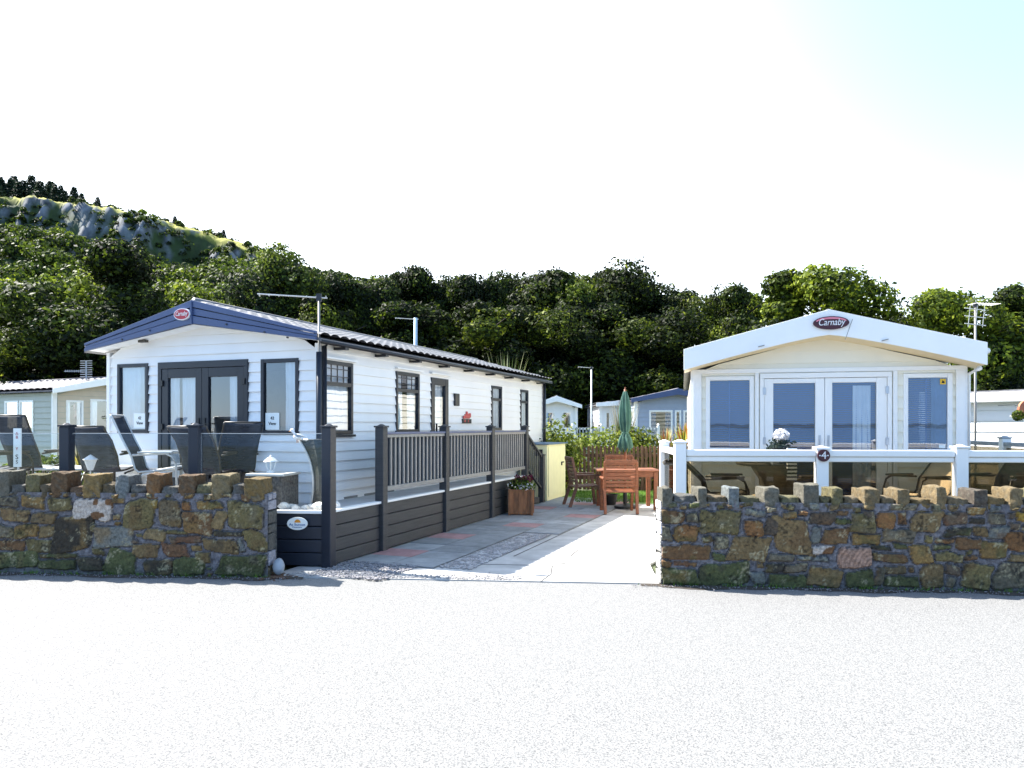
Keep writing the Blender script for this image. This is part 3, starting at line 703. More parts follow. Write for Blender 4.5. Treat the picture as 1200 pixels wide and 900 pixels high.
b = MB(); b.tube([(.17,.06,2.70),(.06,.05,2.62),(.06,.05,.7)], .032, 8); b.build('downpipe', 'anthracite', car, smooth=True)
b = MB(); b.tube([(.06,LE-.04,2.72),(.06,LE-.04,.5)], .035, 8); b.build('downpipe', 'anthracite', car, smooth=True)
b = MB()
b.box(-WL+.1,.1,.05,-.1,LE-.1,.5); b.build('underskirt', 'deck_grey', car)
each('floor_vent', 'baluster_grey', car, [(a,.004,.60,a+.32,.026,.66) for a in (.55,1.05,1.55)], Ts(0))

# ================================================================ LEFT DECK
DH = .63
deck = empty('raised_deck', (*P0, 0), DL, 'raised dark grey deck with glass front and slatted railing running along the caravan side', 'decking')
def toD(wx, wy):
    x, y = wx-P0[0], wy-P0[1]; c, s = math.cos(-DL), math.sin(-DL); return (x*c-y*s, x*s+y*c)
def fl(x): return 8.4-.09*(x+2.08)          # deck front line in world
A = toD(-9.5, fl(-9.5)); B_ = (-.75+0, .78+.05)
bcl = (-WL-.72, .70)
b = MB()
# floor boards: side walkway and front terrace
for i in range(6):
    b.box(-.70+i*.115, .05, DH-.04, -.70+i*.115+.108, 6.57, DH)
fx, fy = A
n = 26
for i in range(n):
    t0 = i/n; 
    a = Vector((0,0)).lerp(Vector(A), t0); c = Vector((0,0)).lerp(Vector(A), (i+.96)/n)
    b.slab([(a.x,a.y+.02),(c.x,c.y+.02),(c.x, 6.0 if c.x < -4.4 else .77),(a.x, 6.0 if a.x < -4.4 else .77)][::-1], DH-.045, DH-.002)
b.build('deck_floor', 'deck_floor', deck)
# skirting boards along the side
b = MB()
for s0, s1 in ((.07,1.09),(1.21,2.93),(3.05,4.75),(4.87,6.51)):
    for k in range(4):
        z0 = .02+k*.15; b.box(-.03, s0, z0, .008-(.0), s1, z0+.142)
b.build('side_skirting', 'deck_grey', deck, bevel=.008)
b = MB(); b.box(-.06,.07,DH-.01,.035,6.5,DH+.02); b.build('edge_trim', 'lamp_white', deck, bevel=.004)
b = MB()
fd = Vector(A).normalized(); 
def FP(s, off=0): v = fd*s; nrm = Vector((-fd.y, fd.x)); return (v.x+nrm.x*off, v.y+nrm.y*off)
for k in range(4):
    z0 = .02+k*.15; p = FP(.07); q = FP(7.4); b.bar((p[0],p[1],z0+.071),(q[0],q[1],z0+.071),.03,.142)
b.build('front_skirting', 'dark_post', deck, bevel=.008)
b = MB(); p = FP(.07); q = FP(7.4); b.bar((p[0],p[1],DH+.0),(q[0],q[1],DH+.0),.07,.035); b.build('edge_trim', 'lamp_white', deck, bevel=.004)
def post(x, y, h, m, w=.12, z0=0, rot=0, par=deck, capm=None):
    e = MB(); e.box(-w/2,-w/2,z0,w/2,w/2,h); o = e.build('post', m, par, bevel=.008, loc=(x, y, 0))
    e = MB(); e.box(-w/2-.012,-w/2-.012,h,w/2+.012,w/2+.012,h+.022); e.lathe((0,0,h+.022), [(w*.55,0),(w*.2,.02),(.001,.022)], 4); e.build('post_cap', capm or m, o, bevel=.004)
    o.rotation_euler = (0,0,rot); return o
for s in (0, 1.149, 2.98, 4.81, 6.57): post(0, s, 1.59, 'dark_post' if s < .1 else 'deck_grey')
for s in (1.582, 3.155, 4.73, 6.3): p = FP(s); post(p[0], p[1], 1.60, 'dark_post', rot=math.radians(15.6))
# slatted railing panels
for s0, s1 in ((1.21,2.92),(3.04,4.75),(4.87,6.51)):
    b = MB(); b.box(-.035,s0,1.46,.035,s1,1.50); b.box(-.028,s0,.77,.028,s1,.83)
    n = 15
    for i in range(n): y = s0+(s1-s0)*(i+.5)/n; b.box(-.012,y-.02,.83,.012,y+.02,1.46)
    r = b.build('railing_panel', 'baluster_grey', deck, bevel=.003)
    b = MB()
    for i in range(n+1): y = s0+(s1-s0)*i/n; b.box(-.030,max(s0,y-.042),.82,-.014,min(s1,y+.042),1.47)
    b.build('rear_battens', 'dark_post', r)
    b = MB(); b.box(-.05,s0,1.50,.05,s1,1.53); b.build('handrail', 'fascia_blue', r, bevel=.005)
# glass panels at the front
for s0, s1 in ((.08,1.51),(1.66,3.08),(3.23,4.66),(4.8,6.2)):
    b = MB(); p = FP(s0); q = FP(s1); b.bar((p[0],p[1],1.10),(q[0],q[1],1.10),.010,.84); g = b.build('glass_panel', 'clear_glass', deck)
    b = MB(); b.bar((p[0],p[1],1.522),(q[0],q[1],1.522),.014,.006); b.build('glass_edge', 'alu', g)
# steps at the far end with sloping handrail
each('step', 'deck_grey', deck, [(-.7, 6.63+k*.28, .02, 0, 6.629+(k+1)*.28, DH-.17*(k+1)+.02) for k in range(3)], bevel=.01)
b = MB(); b.bar((0,6.6,1.48),(0,7.55,.98),.07,.04); b.bar((0,6.6,.82),(0,7.55,.32),.05,.04)
for i in range(7): y = 6.7+i*.12; z = (y-6.6)*.526; b.box(-.012,y-.015,.82-z,.012,y+.015,1.47-z)
b.build('stair_rail', 'deck_grey', deck)
post(0, 7.6, 1.0, 'deck_grey')
# oval sign beside the corner post
p = FP(.33, .03)
sg = MB(); ellipse(sg, 0, 0, .118, .072, -.008, .008); sg = sg.build('oval_sign', 'paper', deck, loc=(p[0], p[1]-.04, .505)); sg.rotation_euler = (0,0,math.radians(15.6))
b = MB(); b.prism([(.036*math.cos(i*math.pi/12)+.005, .012+.036*math.sin(i*math.pi/12)) for i in range(13)], -.011, -.008); b.build('sun_symbol', 'orange', sg)
text('At Sunset', .04, 'signblue', sg, M_front(0,-.010,-.012), width=.19); text('Caravans', .02, 'signblue', sg, M_front(0,-.010,-.040), width=.11)

# ================================================================ RIGHT CARAVAN
RR = math.radians(-13); R0 = (2.616, 10.70); WR = 3.53; RXM = WR/2
rc = empty('static_caravan', (*R0, 0), RR, 'white static caravan with plain white gable fascia and white French doors facing the road', 'caravan')
hf = [(.18,.84,1.24,2.32), (.92,2.63,.42,2.35), (2.78,3.38,1.24,2.32)]
shell(rc, 0, WR, RXM, 9.5, .25, 2.40, 2.86, hf, [(1.2,2.0,1.3,2.2),(4,4.8,1.3,2.2)], MATS['cream_clad'], .16, holes_l=[(1.2,2.0,1.3,2.2),(3.8,4.4,.4,2.2),(6,6.7,1.3,2.2)])
roof(rc, -.12, WR+.12, RXM, -.38, 9.6, 2.62, 3.11, 'roof_tile')
# deep fascia, its underside gently arched
b = MB(); NB = 16
def arch(x):      # underside of fascia
    t = min(1, abs(x-RXM)/(RXM+.13)); return 2.39+(2.83-2.39)*(1-t**1.2)
def topl(x):
    t = min(1, abs(x-RXM)/(RXM+.13)); return 3.17-(3.17-2.68)*t
for xa, xb in ((-.13, RXM), (RXM, WR+.13)):
    xs = [xa+(xb-xa)*i/NB for i in range(NB+1)]
    b.prism([(x, topl(x)) for x in xs]+[(x, arch(x)) for x in xs[::-1]], -.42, -.38)
b.build('fascia', 'fascia_white', rc, bevel=.004)
b = MB(); b.bar((RXM+.29,-.422,3.03),(RXM+.20,-.422,2.76),.006,.004,up=(0,1,0)); b.build('fascia_joint', 'baluster_grey', rc)
b = MB()
for xa, xb in ((-.12, RXM), (RXM, WR+.12)):
    xs = [xa+(xb-xa)*i/NB for i in range(NB+1)]
    for p, q in zip(xs, xs[1:]): b.add([(p,-.39,arch(p)+.004),(q,-.39,arch(q)+.004),(q,.0,arch(q)-.015),(p,.0,arch(p)-.015)], [(0,1,2,3)])
b.build('soffit', 'soffit_cream', rc, recalc=False)
b = MB()
for x in (.9, 2.45): b.bar((x-.04,-.43,arch(x)+.03),(x+.04,-.43,arch(x)+.05),.02,.01)
b.build('fixing_cap', 'baluster_grey', rc)
bd = MB(); ellipse(bd, RXM+.02, 2.985, .225, .088, -.452, -.424); bd = bd.build('badge', 'badge_dark', rc)
b = MB(); b.prism([(RXM+.02+.205*math.cos(math.radians(a)), 2.987+.074*math.sin(math.radians(a))) for a in range(20,161,5)]+[(RXM+.02+.19*math.cos(math.radians(a)), 2.987+.048*math.sin(math.radians(a))) for a in range(160,19,-5)], -.4545, -.452)
b.build('badge_highlight', 'badge_pink', bd)
text('Carnaby', .125, 'gull_white', bd, M_front(RXM+.02,-.457,2.99), shear=.25, width=.33)
b = MB(Tf(0))
b.box(-.02,.022,2.36,WR+.02,.045,2.42); b.box(.855,.023,.4,.905,.047,2.36); b.box(2.645,.023,.4,2.70,.047,2.36); b.box(.0,.022,.4,.12,.045,2.36); b.box(3.42,.022,.4,3.53,.045,2.36)
b.build('wall_trim', 'pvc', rc, bevel=.004)
window(rc, Tf(0), .18, .84, 1.24, 2.32, 'pvc', fw=.058, blind=True)
w = window(rc, Tf(0), 2.78, 3.38, 1.24, 2.32, 'pvc', fw=.058, blind=True, curtains=((.6,.95),), cm='curtain_blue')
b = MB(Tf(0)); b.box(3.235,.004,2.17,3.305,.006,2.245); st = b.build('sticker', 'yellow', w)
b = MB(Tf(0)); b.prism([(3.25,2.185),(3.29,2.185),(3.285,2.21),(3.265,2.225)], .0065, .008); b.build('sticker_mark', 'ink', st)
b = MB(Tf(0)); b.box(3.22,.004,1.31,3.30,.006,1.36); b.build('sticker', 'paper', w)
T = Tf(0); b = MB(T); b.box(.92,-.03,2.28,2.63,.052,2.35); b.box(.92,-.03,.42,.975,.052,2.28); b.box(2.575,-.03,.42,2.63,.052,2.28); b.box(.975,-.03,.38,2.575,.055,.44)
b.build('door_frame', 'pvc', rc, bevel=.004)
for a, c, gl in ((.978,1.775,(1.10,1.655)), (1.78,2.572,(1.875,2.44))):
    b = MB(T)
    b.box(a,-.02,.45,gl[0],.035,2.275); b.box(gl[1],-.02,.45,c,.035,2.275); b.box(gl[0],-.02,.45,gl[1],.034,.62); b.box(gl[0],-.02,2.21,gl[1],.034,2.275)
    d = b.build('door', 'pvc', rc, bevel=.006)
    p = MB(T); p.add([(gl[0],0,.62),(gl[1],0,.62),(gl[1],0,2.21),(gl[0],0,2.21)], [(0,1,2,3)]); p.build('pane', 'pane', d)
    p = MB(T); nn = int((2.21-.62)/.03)
    for i in range(nn): z = .63+i*.03; p.add([(gl[0],-.07,z),(gl[1],-.07,z),(gl[1],-.058,z+.022),(gl[0],-.058,z+.022)], [(0,1,2,3)])
    p.build('slatted_blind', 'blind', d, recalc=False)
    if a > 1.5:
        p = MB(); curtain(p, T, 2.15, 2.38, .64, 2.17, -.045, .012, 3, 1); p.build('curtain', 'curtain_white', d, smooth=True, recalc=False)
    h = MB(T); x = gl[1]+.055 if a < 1.5 else gl[0]-.05
    h.box(x-.014,.035,1.30,x+.014,.045,1.48); h.bar((x,.06,1.42),(x+(.0),.06,1.32),.014); h.build('handle', 'steel', d)
    h = MB(T); x = a if a < 1.5 else c
    each('hinge', 'steel', d, [(x-.02,.036,z-.05,x+.02,.056,z+.05) for z in (.8,1.4,2.1)], T)
b = MB(); b.tube([(WR+.08,-.3,2.36),(WR+.06,.05,2.30),(WR+.06,.05,.3)], .034, 8); b.build('downpipe', 'pvc', rc, smooth=True)
b = MB(); b.tube([(WR+.14,-.38,2.575),(WR+.14,9.5,2.575)], .04, 8); b.build('gutter', 'pvc', rc, smooth=True)
b = MB(); b.box(.1,.1,.03,WR-.1,9.3,.25); b.build('underskirt', 'deck_grey', rc)
for (y0_, y1_) in ((1.2,2.0),(6,6.7)): window(rc, Tl(0), y0_, y1_, 1.3, 2.2, 'pvc', curtains=((0,.3),(.7,1)))
window(rc, Ts(WR), 1.2, 2.0, 1.3, 2.2, 'pvc', curtains=((0,.3),(.7,1))); window(rc, Ts(WR), 4, 4.8, 1.3, 2.2, 'pvc', curtains=((0,.3),(.7,1)))
window(rc, Tl(0), 3.8, 4.4, .4, 2.2, 'pvc', name='side_door', curtains=((0,1),), sill=False)

# ================================================================ RIGHT DECK
DR = .34
rd = empty('raised_deck', (1.94, 8.55, 0), math.atan(-.09), 'white railed deck with smoked glass panels and a number 4 badge on its post', 'decking')
LSP = [0, 1.58, 3.08, 4.66]
b = MB()
for i in range(14): b.box(-.02, .06+i*.11, DR-.04, 4.7, .06+i*.11+.104, DR)
b.build('deck_floor', 'deck_floor', rd)
b = MB()
for k in range(2): b.box(.07, -.02, .02+k*.155, 4.66, .01, .165+k*.155)
for k in range(2): b.box(-.01, .06, .02+k*.155, .02, 1.55, .165+k*.155)
b.build('skirting', 'pvc', rd, bevel=.006)
for i, x in enumerate(LSP):
    p = post(x, 0, (1.41, 1.34, 1.36, 1.36)[i], 'pvc', w=.13, par=rd)
    if i == 1:
        e = MB(); ellipse(e, 0, 1.275, .068, .068, -.095, -.067); bd = e.build('number_badge', 'badge_dark', p)
        text('4', .12, 'gull_white', bd, M_front(0,-.098,1.275)); e = MB()
        e.box(-.052,-.098,1.27,-.035,-.095,1.282); e.box(.035,-.098,1.27,.052,-.095,1.282); e.build('badge_dash', 'gull_white', bd)
        e = MB(); e.box(-.08,-.07,1.36,.08,.07,1.37); e.build('post_plate', 'pvc', p)
for x0, x1 in zip(LSP, LSP[1:]):
    b = MB(); b.box(x0+.07,-.05,1.26,x1-.07,.05,1.335); b.box(x0+.07,-.03,1.20,x1-.07,.03,1.258); r = b.build('handrail', 'pvc', rd, bevel=.01)
    b = MB(); b.box(x0+.08,-.008,.42,x1-.08,.002,1.20); b.build('smoked_panel', 'smoked_glass', rd)
    b = MB(); b.box(x0+.07,-.025,.38,x1-.07,.025,.42); b.build('bottom_rail', 'pvc', rd, bevel=.005)
# return railing on the left side of the deck
b = MB(); b.box(-.04,.07,1.26,.04,1.5,1.33); b.build('handrail', 'pvc', rd, bevel=.01)
b = MB(); b.box(-.004,.1,.42,.004,1.5,1.26); b.build('smoked_panel', 'smoked_glass', rd)
post(0, 1.55, 1.38, 'pvc', w=.12, par=rd)
# neighbour's deck rail at the right
nr = empty('deck_railing', (7.25, 11.9, 0), math.radians(-98), 'grey capped white railing beyond the right end of the white deck', 'railing')
for i, x in enumerate((0, 1.3, 2.6)): post(x, 0, 1.43, 'pvc', w=.12, par=nr, capm='gull_grey')
b = MB(); b.box(0,-.05,1.32,4.0,.05,1.38); b.build('handrail', 'gull_grey', nr, bevel=.01)
b = MB(); b.box(0,-.008,.3,4.0,.008,1.30); b.build('smoked_panel', 'smoked_glass', nr)

# ================================================================ BACKGROUND CARAVANS
def bg_caravan(name_label, loc, rz, w, ln, h0, eh, rh, cm, rm, fm, wins_f, wins_s, side=1, frm='pvc', gm=None, ov=.3):
    c = empty('static_caravan', loc, rz, name_label, 'caravan')
    xm = w/2
    shell(c, 0, w, xm, ln, h0, eh, rh-.12, [q for q in wins_f], wins_s if side > 0 else [], MATS[cm], .16, holes_l=wins_s if side < 0 else [])
    roof(c, -.16, w+.16, xm, -ov, ln+.1, eh+.06, rh, rm, pitch=.3, course=.4)
    fascia(c, -.18, w+.18, xm, -ov-.02, eh+.10, rh+.05, eh-.04, rh-.17, fm)
    for q in wins_f: window(c, Tf(0), *q, frm, fw=.06, curtains=((0,.3),(.7,1)), cm='curtain_blue' if 'blue' in name_label else 'curtain_white')
    for q in wins_s: window(c, Ts(w) if side > 0 else Tl(0), *q, frm, fw=.06, curtains=((0,.25),(.75,1)), mull=(q[0]+q[1])/2 if q[1]-q[0] > .9 else None)
    b = MB(); b.box(.1,.1,.03,w-.1,ln-.1,h0); b.build('underskirt', 'pvc', c)
    each('corner_board', 'pvc', c, [(-.035,-.045,h0,.09,-.022,eh), (w-.09,-.045,h0,w+.035,-.022,eh)])
    return c
# far left: sage green side, cream gable end turned to the road
x, y, _ = at(62, 500, 20.5)
cA = bg_caravan('sage green caravan with tiled roof and cream gable end, far left behind the deck chairs', (x, y, 0), math.radians(62), 2.9, 10, .55, 2.55, 3.0, 'sage_clad', 'roof_dark', 'pvc',
           [(.35,.85,1.45,2.35),(1.05,1.85,.8,2.40),(2.05,2.6,1.45,2.35)], [(.9,1.6,1.45,2.35),(1.65,2.35,1.45,2.35),(4,5,1.4,2.3),(7,8,1.4,2.3)], -1)
b = MB(Tf(0)); 
clad(b, Tf(-.012), .1, 2.8, .56, (2.86, lambda h: (.12,2.78) if h <= 2.52 else (.12+(h-2.52)*3.4, 2.78-(h-2.52)*3.4)), [(.35,.85,1.45,2.35),(1.05,1.85,.8,2.40),(2.05,2.6,1.45,2.35)], .16)
b.build('gable_cladding', 'tan_clad', cA, recalc=False)
x, y, _ = at(628, 500, 29); bg_caravan('small white caravan end with two pale windows, just right of the long caravan', (x, y, 0), math.radians(0), 1.6, 4.5, .5, 2.35, 2.75, 'white_clad', 'roof_tile', 'pvc', [(.35,.75,1.5,2.2),(1.0,1.4,1.5,2.2)], [])
x, y, _ = at(703, 500, 29); bg_caravan('low white caravan side with narrow windows behind the closed parasol', (x, y, 0), math.radians(0), 2.6, 4.5, .5, 2.42, 2.62, 'white_clad', 'roof_tile', 'pvc', [(.2,.42,1.4,2.2),(.75,.97,1.4,2.2),(1.35,1.6,1.4,2.2)], [])
x, y, _ = at(744, 500, 26); bg_caravan('pale grey caravan with blue gable fascia beyond the brown picket fence', (x, y, 0), math.radians(0), 2.9, 6, .5, 2.48, 2.88, 'bluegrey_clad', 'roof_dark', 'fascia_blue', [(.50,1.32,.9,2.18),(1.40,1.62,.9,2.18),(1.7,2.3,.9,2.18)], [])
x, y, _ = at(1128, 500, 15.5)
cR = empty('static_caravan', (9.35, 16.4, 0), math.radians(-62), 'plain white caravan side with orange dish, at the far right edge', 'caravan')
shell(cR, 0, 7, 3.5, 3.6, .4, 2.12, 2.35, [], [], MATS['white_clad'], .22)
b = MB(); b.box(-.2,-.25,2.10,7.2,.02,2.30); b.build('fascia', 'pvc', cR, bevel=.02)
b = MB(); b.prism([(-.2,2.30),(-.2,2.34),(7.2,2.34),(7.2,2.30)], -.2, 3.7); b.build('roof', 'roof_tile', cR)
each('wall_vent', 'gull_grey', cR, [x_ for q in (2.0, 3.2) for x_ in ((q,.0,1.55,q+.05,.03,1.75),(q,.0,1.9,q+.06,.03,1.94))], Tf(0))
x, y, z = at(1199, 480, 12.3)
ds = empty('wall_dish', (x+.17, y+.1, 0), 0, 'round terracotta dish fixed high on the plain white caravan', 'dish')
b = MB(); b.tube([(0,0,z),(0,.05,z)], .17, 24); b.build('dish', 'terracotta', ds); b = MB(); b.tube([(.05,.05,z),(.3,.9,z-.1)], .02, 6); b.build('mount', 'pvc', ds)
b = MB(); b.tube([(.0,-.03,z),(.0,0,z)], .05, 12); b.build('dish_hub', 'alu', ds)

# ================================================================ foliage
def leaves(centres, normals, size, cols, fold=.35, seed=0):
    r = np.random.default_rng(seed); n = len(centres)
    nr = normals+r.normal(0,.55,(n,3)); nr /= np.linalg.norm(nr,axis=1)[:,None]
    a = np.cross(nr, r.normal(0,1,(n,3))); a /= np.linalg.norm(a,axis=1)[:,None]+1e-9; c = np.cross(nr, a)
    s = size*r.uniform(.6,1.35,n)[:,None]
    v = np.stack([centres-a*s, centres+c*s*.55+nr*s*fold*.4, centres+a*s, centres-c*s*.55+nr*s*fold*.4], 1).reshape(-1,3)
    f = np.arange(4*n).reshape(-1,4)
    return v, f, np.repeat(cols, 4, axis=0)
def leaf_obj(name, v, f, c, parent=None, m='leaf'):
    me = bpy.data.meshes.new(name); n = len(f)
    me.vertices.add(len(v)); me.vertices.foreach_set('co', v.astype(np.float32).ravel())
    me.loops.add(f.size); me.loops.foreach_set('vertex_index', f.astype(np.int32).ravel())
    me.polygons.add(n); me.polygons.foreach_set('loop_start', np.arange(0, f.size, f.shape[1], dtype=np.int32))
    me.update(calc_edges=True); me.materials.append(MATS[m])
    o = bpy.data.objects.new(name, me); S.collection.objects.link(o)
    if parent: o.parent = parent
    put_cols(o, c); return o
GREENS = np.array([(.008,.014,.005),(.020,.034,.007),(.048,.074,.011),(.10,.14,.014),(.20,.25,.03)])
def crown(seed, R, H, z0, nl, size, tint=(1,1,1), bright=0., lobes=26, flat=1):
    r = np.random.default_rng(seed)
    cs, ns, co = [], [], []
    for i in range(lobes):
        th = r.uniform(0, 2*np.pi); t = r.uniform(0,1); zz = z0+H*(.08+.84*t)
        prof = math.sqrt(max(.05, 1-((t-.42)/.62)**2)); rad = R*prof*r.uniform(.35,.85)
        c = np.array([rad*math.cos(th), rad*math.sin(th), zz]); lr = R*r.uniform(.22,.42)*(.75+.25*prof)
        m = int(nl/lobes)
        d = r.normal(0,1,(m,3)); d /= np.linalg.norm(d,axis=1)[:,None]
        k = r.uniform(.72,1.06,m)[:,None]
        bumps = 1+.14*np.sin(d[:,:1]*7+i)*np.sin(d[:,1:2]*8+i*2)+.1*np.sin(d[:,2:]*13+i)
        p = c+d*lr*k*bumps*np.array([1,1,.85])
        keep = p[:,2] > z0*.6
        cs.append(p[keep]); ns.append(d[keep])
        idx = np.clip(r.normal(1.3+bright+r.normal(0,.75), .95, m), 0, 4).astype(int); co.append((GREENS[idx]*r.uniform(.8,1.2,(m,1))*np.array(tint))[keep])
    cs = np.concatenate(cs); ns = np.concatenate(ns); co = np.concatenate(co)
    return leaves(cs, ns, size, co, seed=seed)
def trunk_mb(seed, R, H, z0, r0):
    b = MB(); r = random.Random(seed); top = z0+H*.72
    pts = [(0,0,-.1)]; x = y = 0
    for i in range(1,8): x += r.uniform(-.12,.12); y += r.uniform(-.12,.12); pts.append((x,y,top*i/7))
    b.tube(pts, r0, 8, r0*.22)
    for i in range(9):
        k = r.randint(2,6); p = Vector(pts[k]); a = r.uniform(0,6.28); l = R*r.uniform(.5,.85)
        q = p+Vector((math.cos(a)*l*.5, math.sin(a)*l*.5, l*.35)); e = p+Vector((math.cos(a)*l, math.sin(a)*l, l*.55))
        b.tube([p, q, e], r0*.34, 6, r0*.06)
    return b
TREE = {}
def tree_proto(key, seed, R, H, z0, nl, size, tint=(1,1,1), bright=0., lobes=26):
    V_, F_, C_ = crown(seed, R, H, z0, nl, size, tint, bright, lobes)
    TREE[key] = (leaf_obj('crown', V_, F_, C_).data, trunk_mb(seed, R, H, z0, .22).build('trunk', 'bark').data, float(np.percentile(V_[:,2], 99.6)))
    for o in [o for o in bpy.data.objects if o.parent is None and o.name.split('.')[0] in ('crown','trunk')]: bpy.data.objects.remove(o)
tree_proto('dark1', 11, 3.0, 7.4, 1.0, 50000, .085, (.95,.95,.9), .15, lobes=38)
tree_proto('dark2', 12, 3.1, 7.2, 1.0, 50000, .085, (1.2,1.1,.9), .35, lobes=34)
tree_proto('dark3', 15, 2.8, 7.6, 1.0, 50000, .085, (1.1,1.05,1.2), .25, lobes=32)
tree_proto('green', 13, 2.7, 6.6, 1.4, 50000, .085, (1.3,1.25,.9), 1.1, 30)
tree_proto('willow', 14, 2.9, 7.2, 1.0, 50000, .08, (1.3,1.25,1.5), 1.15, 30)
def tree(kind, px, ytop, z, label, group=None, wide=1, rz=None):
    cr, tr, h = TREE[kind]; x, y, top = at(px, ytop, z); s = top/h*.955
    t = empty('broadleaf_tree', (x, y, -.02), random.uniform(0,6.28) if rz is None else rz, label, 'tree', group)
    t.scale = (s*wide, s*wide, s)
    for nm, me in (('crown', cr), ('trunk', tr)):
        o = bpy.data.objects.new(nm, me); S.collection.objects.link(o); o.parent = t
    return t
G = 'dark broadleaf trees in the row behind the caravans'
D = 'dark green broadleaf tree standing in the dense row behind the long blue gabled caravan'
tree('dark1', 130, 280, 27, 'broad dark tree rising left of the blue gable in front of the rocky hill', None, 1.2)
tree('green', 45, 318, 36, 'lighter green tree left of the big dark tree, below the hill', None, 1.15)
tree('dark2', -30, 330, 30, 'dark tree cut by the left edge above the sage green caravan', None, 1.1)
tree('dark2', 55, 372, 26, 'low dark tree directly above the roof of the sage green caravan', None, 1.3)
tree('willow', 312, 284, 34, 'pale grey green tree rising directly behind the ridge of the blue gable', None, .95)
tree('green', 232, 330, 38, 'green tree in the dip between the big dark tree and the pale tree', None, .9)
DLAB = {398:'dark tree standing just right of the pale grey green tree', 372:'low dark tree behind the long thin aerial boom', 432:'dark tree above the roof between the two left aerials', 472:'slightly taller dark tree directly above the pale blue mast',
 520:'dark tree in the row just right of the pale blue mast', 560:'dark tree in the row above the middle of the long caravan roof', 604:'dark tree in the row above the far end of the long caravan', 655:'dark tree in the row above the small white caravan end',
 625:'lower dark tree in front of the row, above the arching pale plant', 470:'lower dark tree right behind the pale blue mast', 545:'lower dark tree in front of the row, above the caravan side door'}
for px, yt, z, k, w in ((398,318,33,'dark1',.8),(372,345,30,'dark2',.9),(432,322,34,'dark3',.8),(472,306,33,'dark1',.8),(520,318,34,'dark3',.85),(560,318,32,'dark1',.85),(604,311,34,'dark3',.95),(655,309,33,'dark1',.95),
                        (625,350,30,'dark2',1.2),(470,352,29,'dark1',1.25),(545,350,29,'dark2',1.25)):
    tree(k, px, yt, z+(6 if px > 440 else 3), DLAB[px], G, w)
G2 = 'dark broadleaf trees above the parasol'
for px, yt, z, k, w in ((708,305,33,'dark2',.95),(762,317,33,'dark3',.95),(690,352,29,'dark1',1.2),(760,360,29,'dark2',1.25)):
    tree(k, px, yt, z+8, {708:'tallest dark tree in the row, above the slim white mast',762:'dark tree in the row above the blue fascia of the grey caravan',690:'lower dark tree directly behind the slim white mast',760:'lower dark tree directly behind the grey caravan with the blue fascia'}[px], G2, w)
tree('dark2', 812, 332, 41, 'smaller dark tree ending the row just left of the white gable', None, .85)
tree('green', 858, 334, 39, 'brownish green tree between the dark row and the tall round tree', None, .8)
tree('green', 968, 309, 32, 'tall round green tree rising behind the ridge of the white gable', None, 1.12)
tree('dark2', 1062, 358, 36, 'low dark tree in the dip behind the right slope of the white gable', None, .8)
tree('green', 1138, 329, 28, 'bright green tree behind the television aerial at the right', None, 1.12)
tree('green', 1222, 345, 29, 'bright green tree cut by the right edge of the photo', None, 1.1)
tree('dark2', 900, 375, 30, 'low dark tree mostly hidden behind the left slope of the white gable', None, 1.2)
tree('dark1', 1150, 400, 27, 'low dark tree above the roof of the plain white caravan', None, 1.3)

# hill with limestone cliff
def ridge(x):
    return float(np.interp(x, [-420,-300,-240,-159,-122,-106,-82,-60,-30,0,80,300,700], [100,96,87,72,67.5,64.5,58,50,40,34,26,16,8]))
xs = np.concatenate([np.linspace(-380,-250,40)[:-1], np.linspace(-250,-30,300), np.linspace(-30,420,80)[1:]]); ys = np.concatenate([np.linspace(60,180,50)[:-1], np.linspace(180,250,120), np.linspace(250,330,20)[1:]])
nx, ny = len(xs), len(ys)
HX, HY = np.meshgrid(xs, ys, indexing='ij')
rid = np.interp(xs, [-420,-300,-240,-159,-122,-106,-82,-60,-30,0,80,300,700], [100,96,87,72,67.5,64.5,58,50,40,32,22,12,6])[:,None]
n1_ = noise2(HX,HY,.05,201); n2_ = noise2(HX,HY,.15,202); n3_ = noise2(HX,HY,.4,203)
n4_ = noise2(HX,HY*.5,1.1,204)
yy = HY+n1_*24+n2_*8+n3_*2.5
cl = np.clip((yy-196)/16, 0, 1); cl = cl*cl*(3-2*cl)
cliffh = np.clip(-(xs+55)/30, 0, 1)[:,None]*17*(.8+n1_)
low = np.clip((yy-60)/136, 0, 1)**1.15*(rid-cliffh-4)
cl = np.clip(cl+np.round(cl*4)/4*.0+(np.abs(((cl*5)%1)-.5)-.25)*.16*(cl>0)*(cl<1), 0, 1)
HZ = low+cl*(cliffh)+np.clip((HY-205)/30,0,1)*4+n2_*1.6+n3_*1.1
n5_ = noise2(HX,HY,.8,205); n6_ = noise2(HX,HY,1.7,206)
onc = np.clip(1.2-np.abs(yy-204)/22, 0, 1)
HZ = HZ+onc*(n5_*1.3+n6_*.9)
HZ = np.where(HY > 235, HZ-(HY-235)*.15, HZ); HZ *= np.clip((HY-60)/20,0,1)
vs = np.stack([HX,HY,HZ],-1).reshape(-1,3)
f = np.array([(i*ny+j,(i+1)*ny+j,(i+1)*ny+j+1,i*ny+j+1) for i in range(nx-1) for j in range(ny-1)])
gx = np.gradient(HZ, xs, axis=0); gy = np.gradient(HZ, ys, axis=1); steep = np.hypot(gx, gy)
rock = np.clip((steep-.85)*2.2, 0, 1)*np.clip(.9+n3_*1.6,0,1)
hc = np.where(((HY > 209)|(cl > .97))[...,None], np.array((.27,.26,.045)), np.array((.030,.052,.012)))*(1+.7*n2_+.5*n3_)[...,None]
rock = rock*np.clip(1.05+(xs[:,None]+128)/60,.4,1)*(np.clip((n5_*.5+n3_*.7+n2_*.9+.04)*6,0,1))
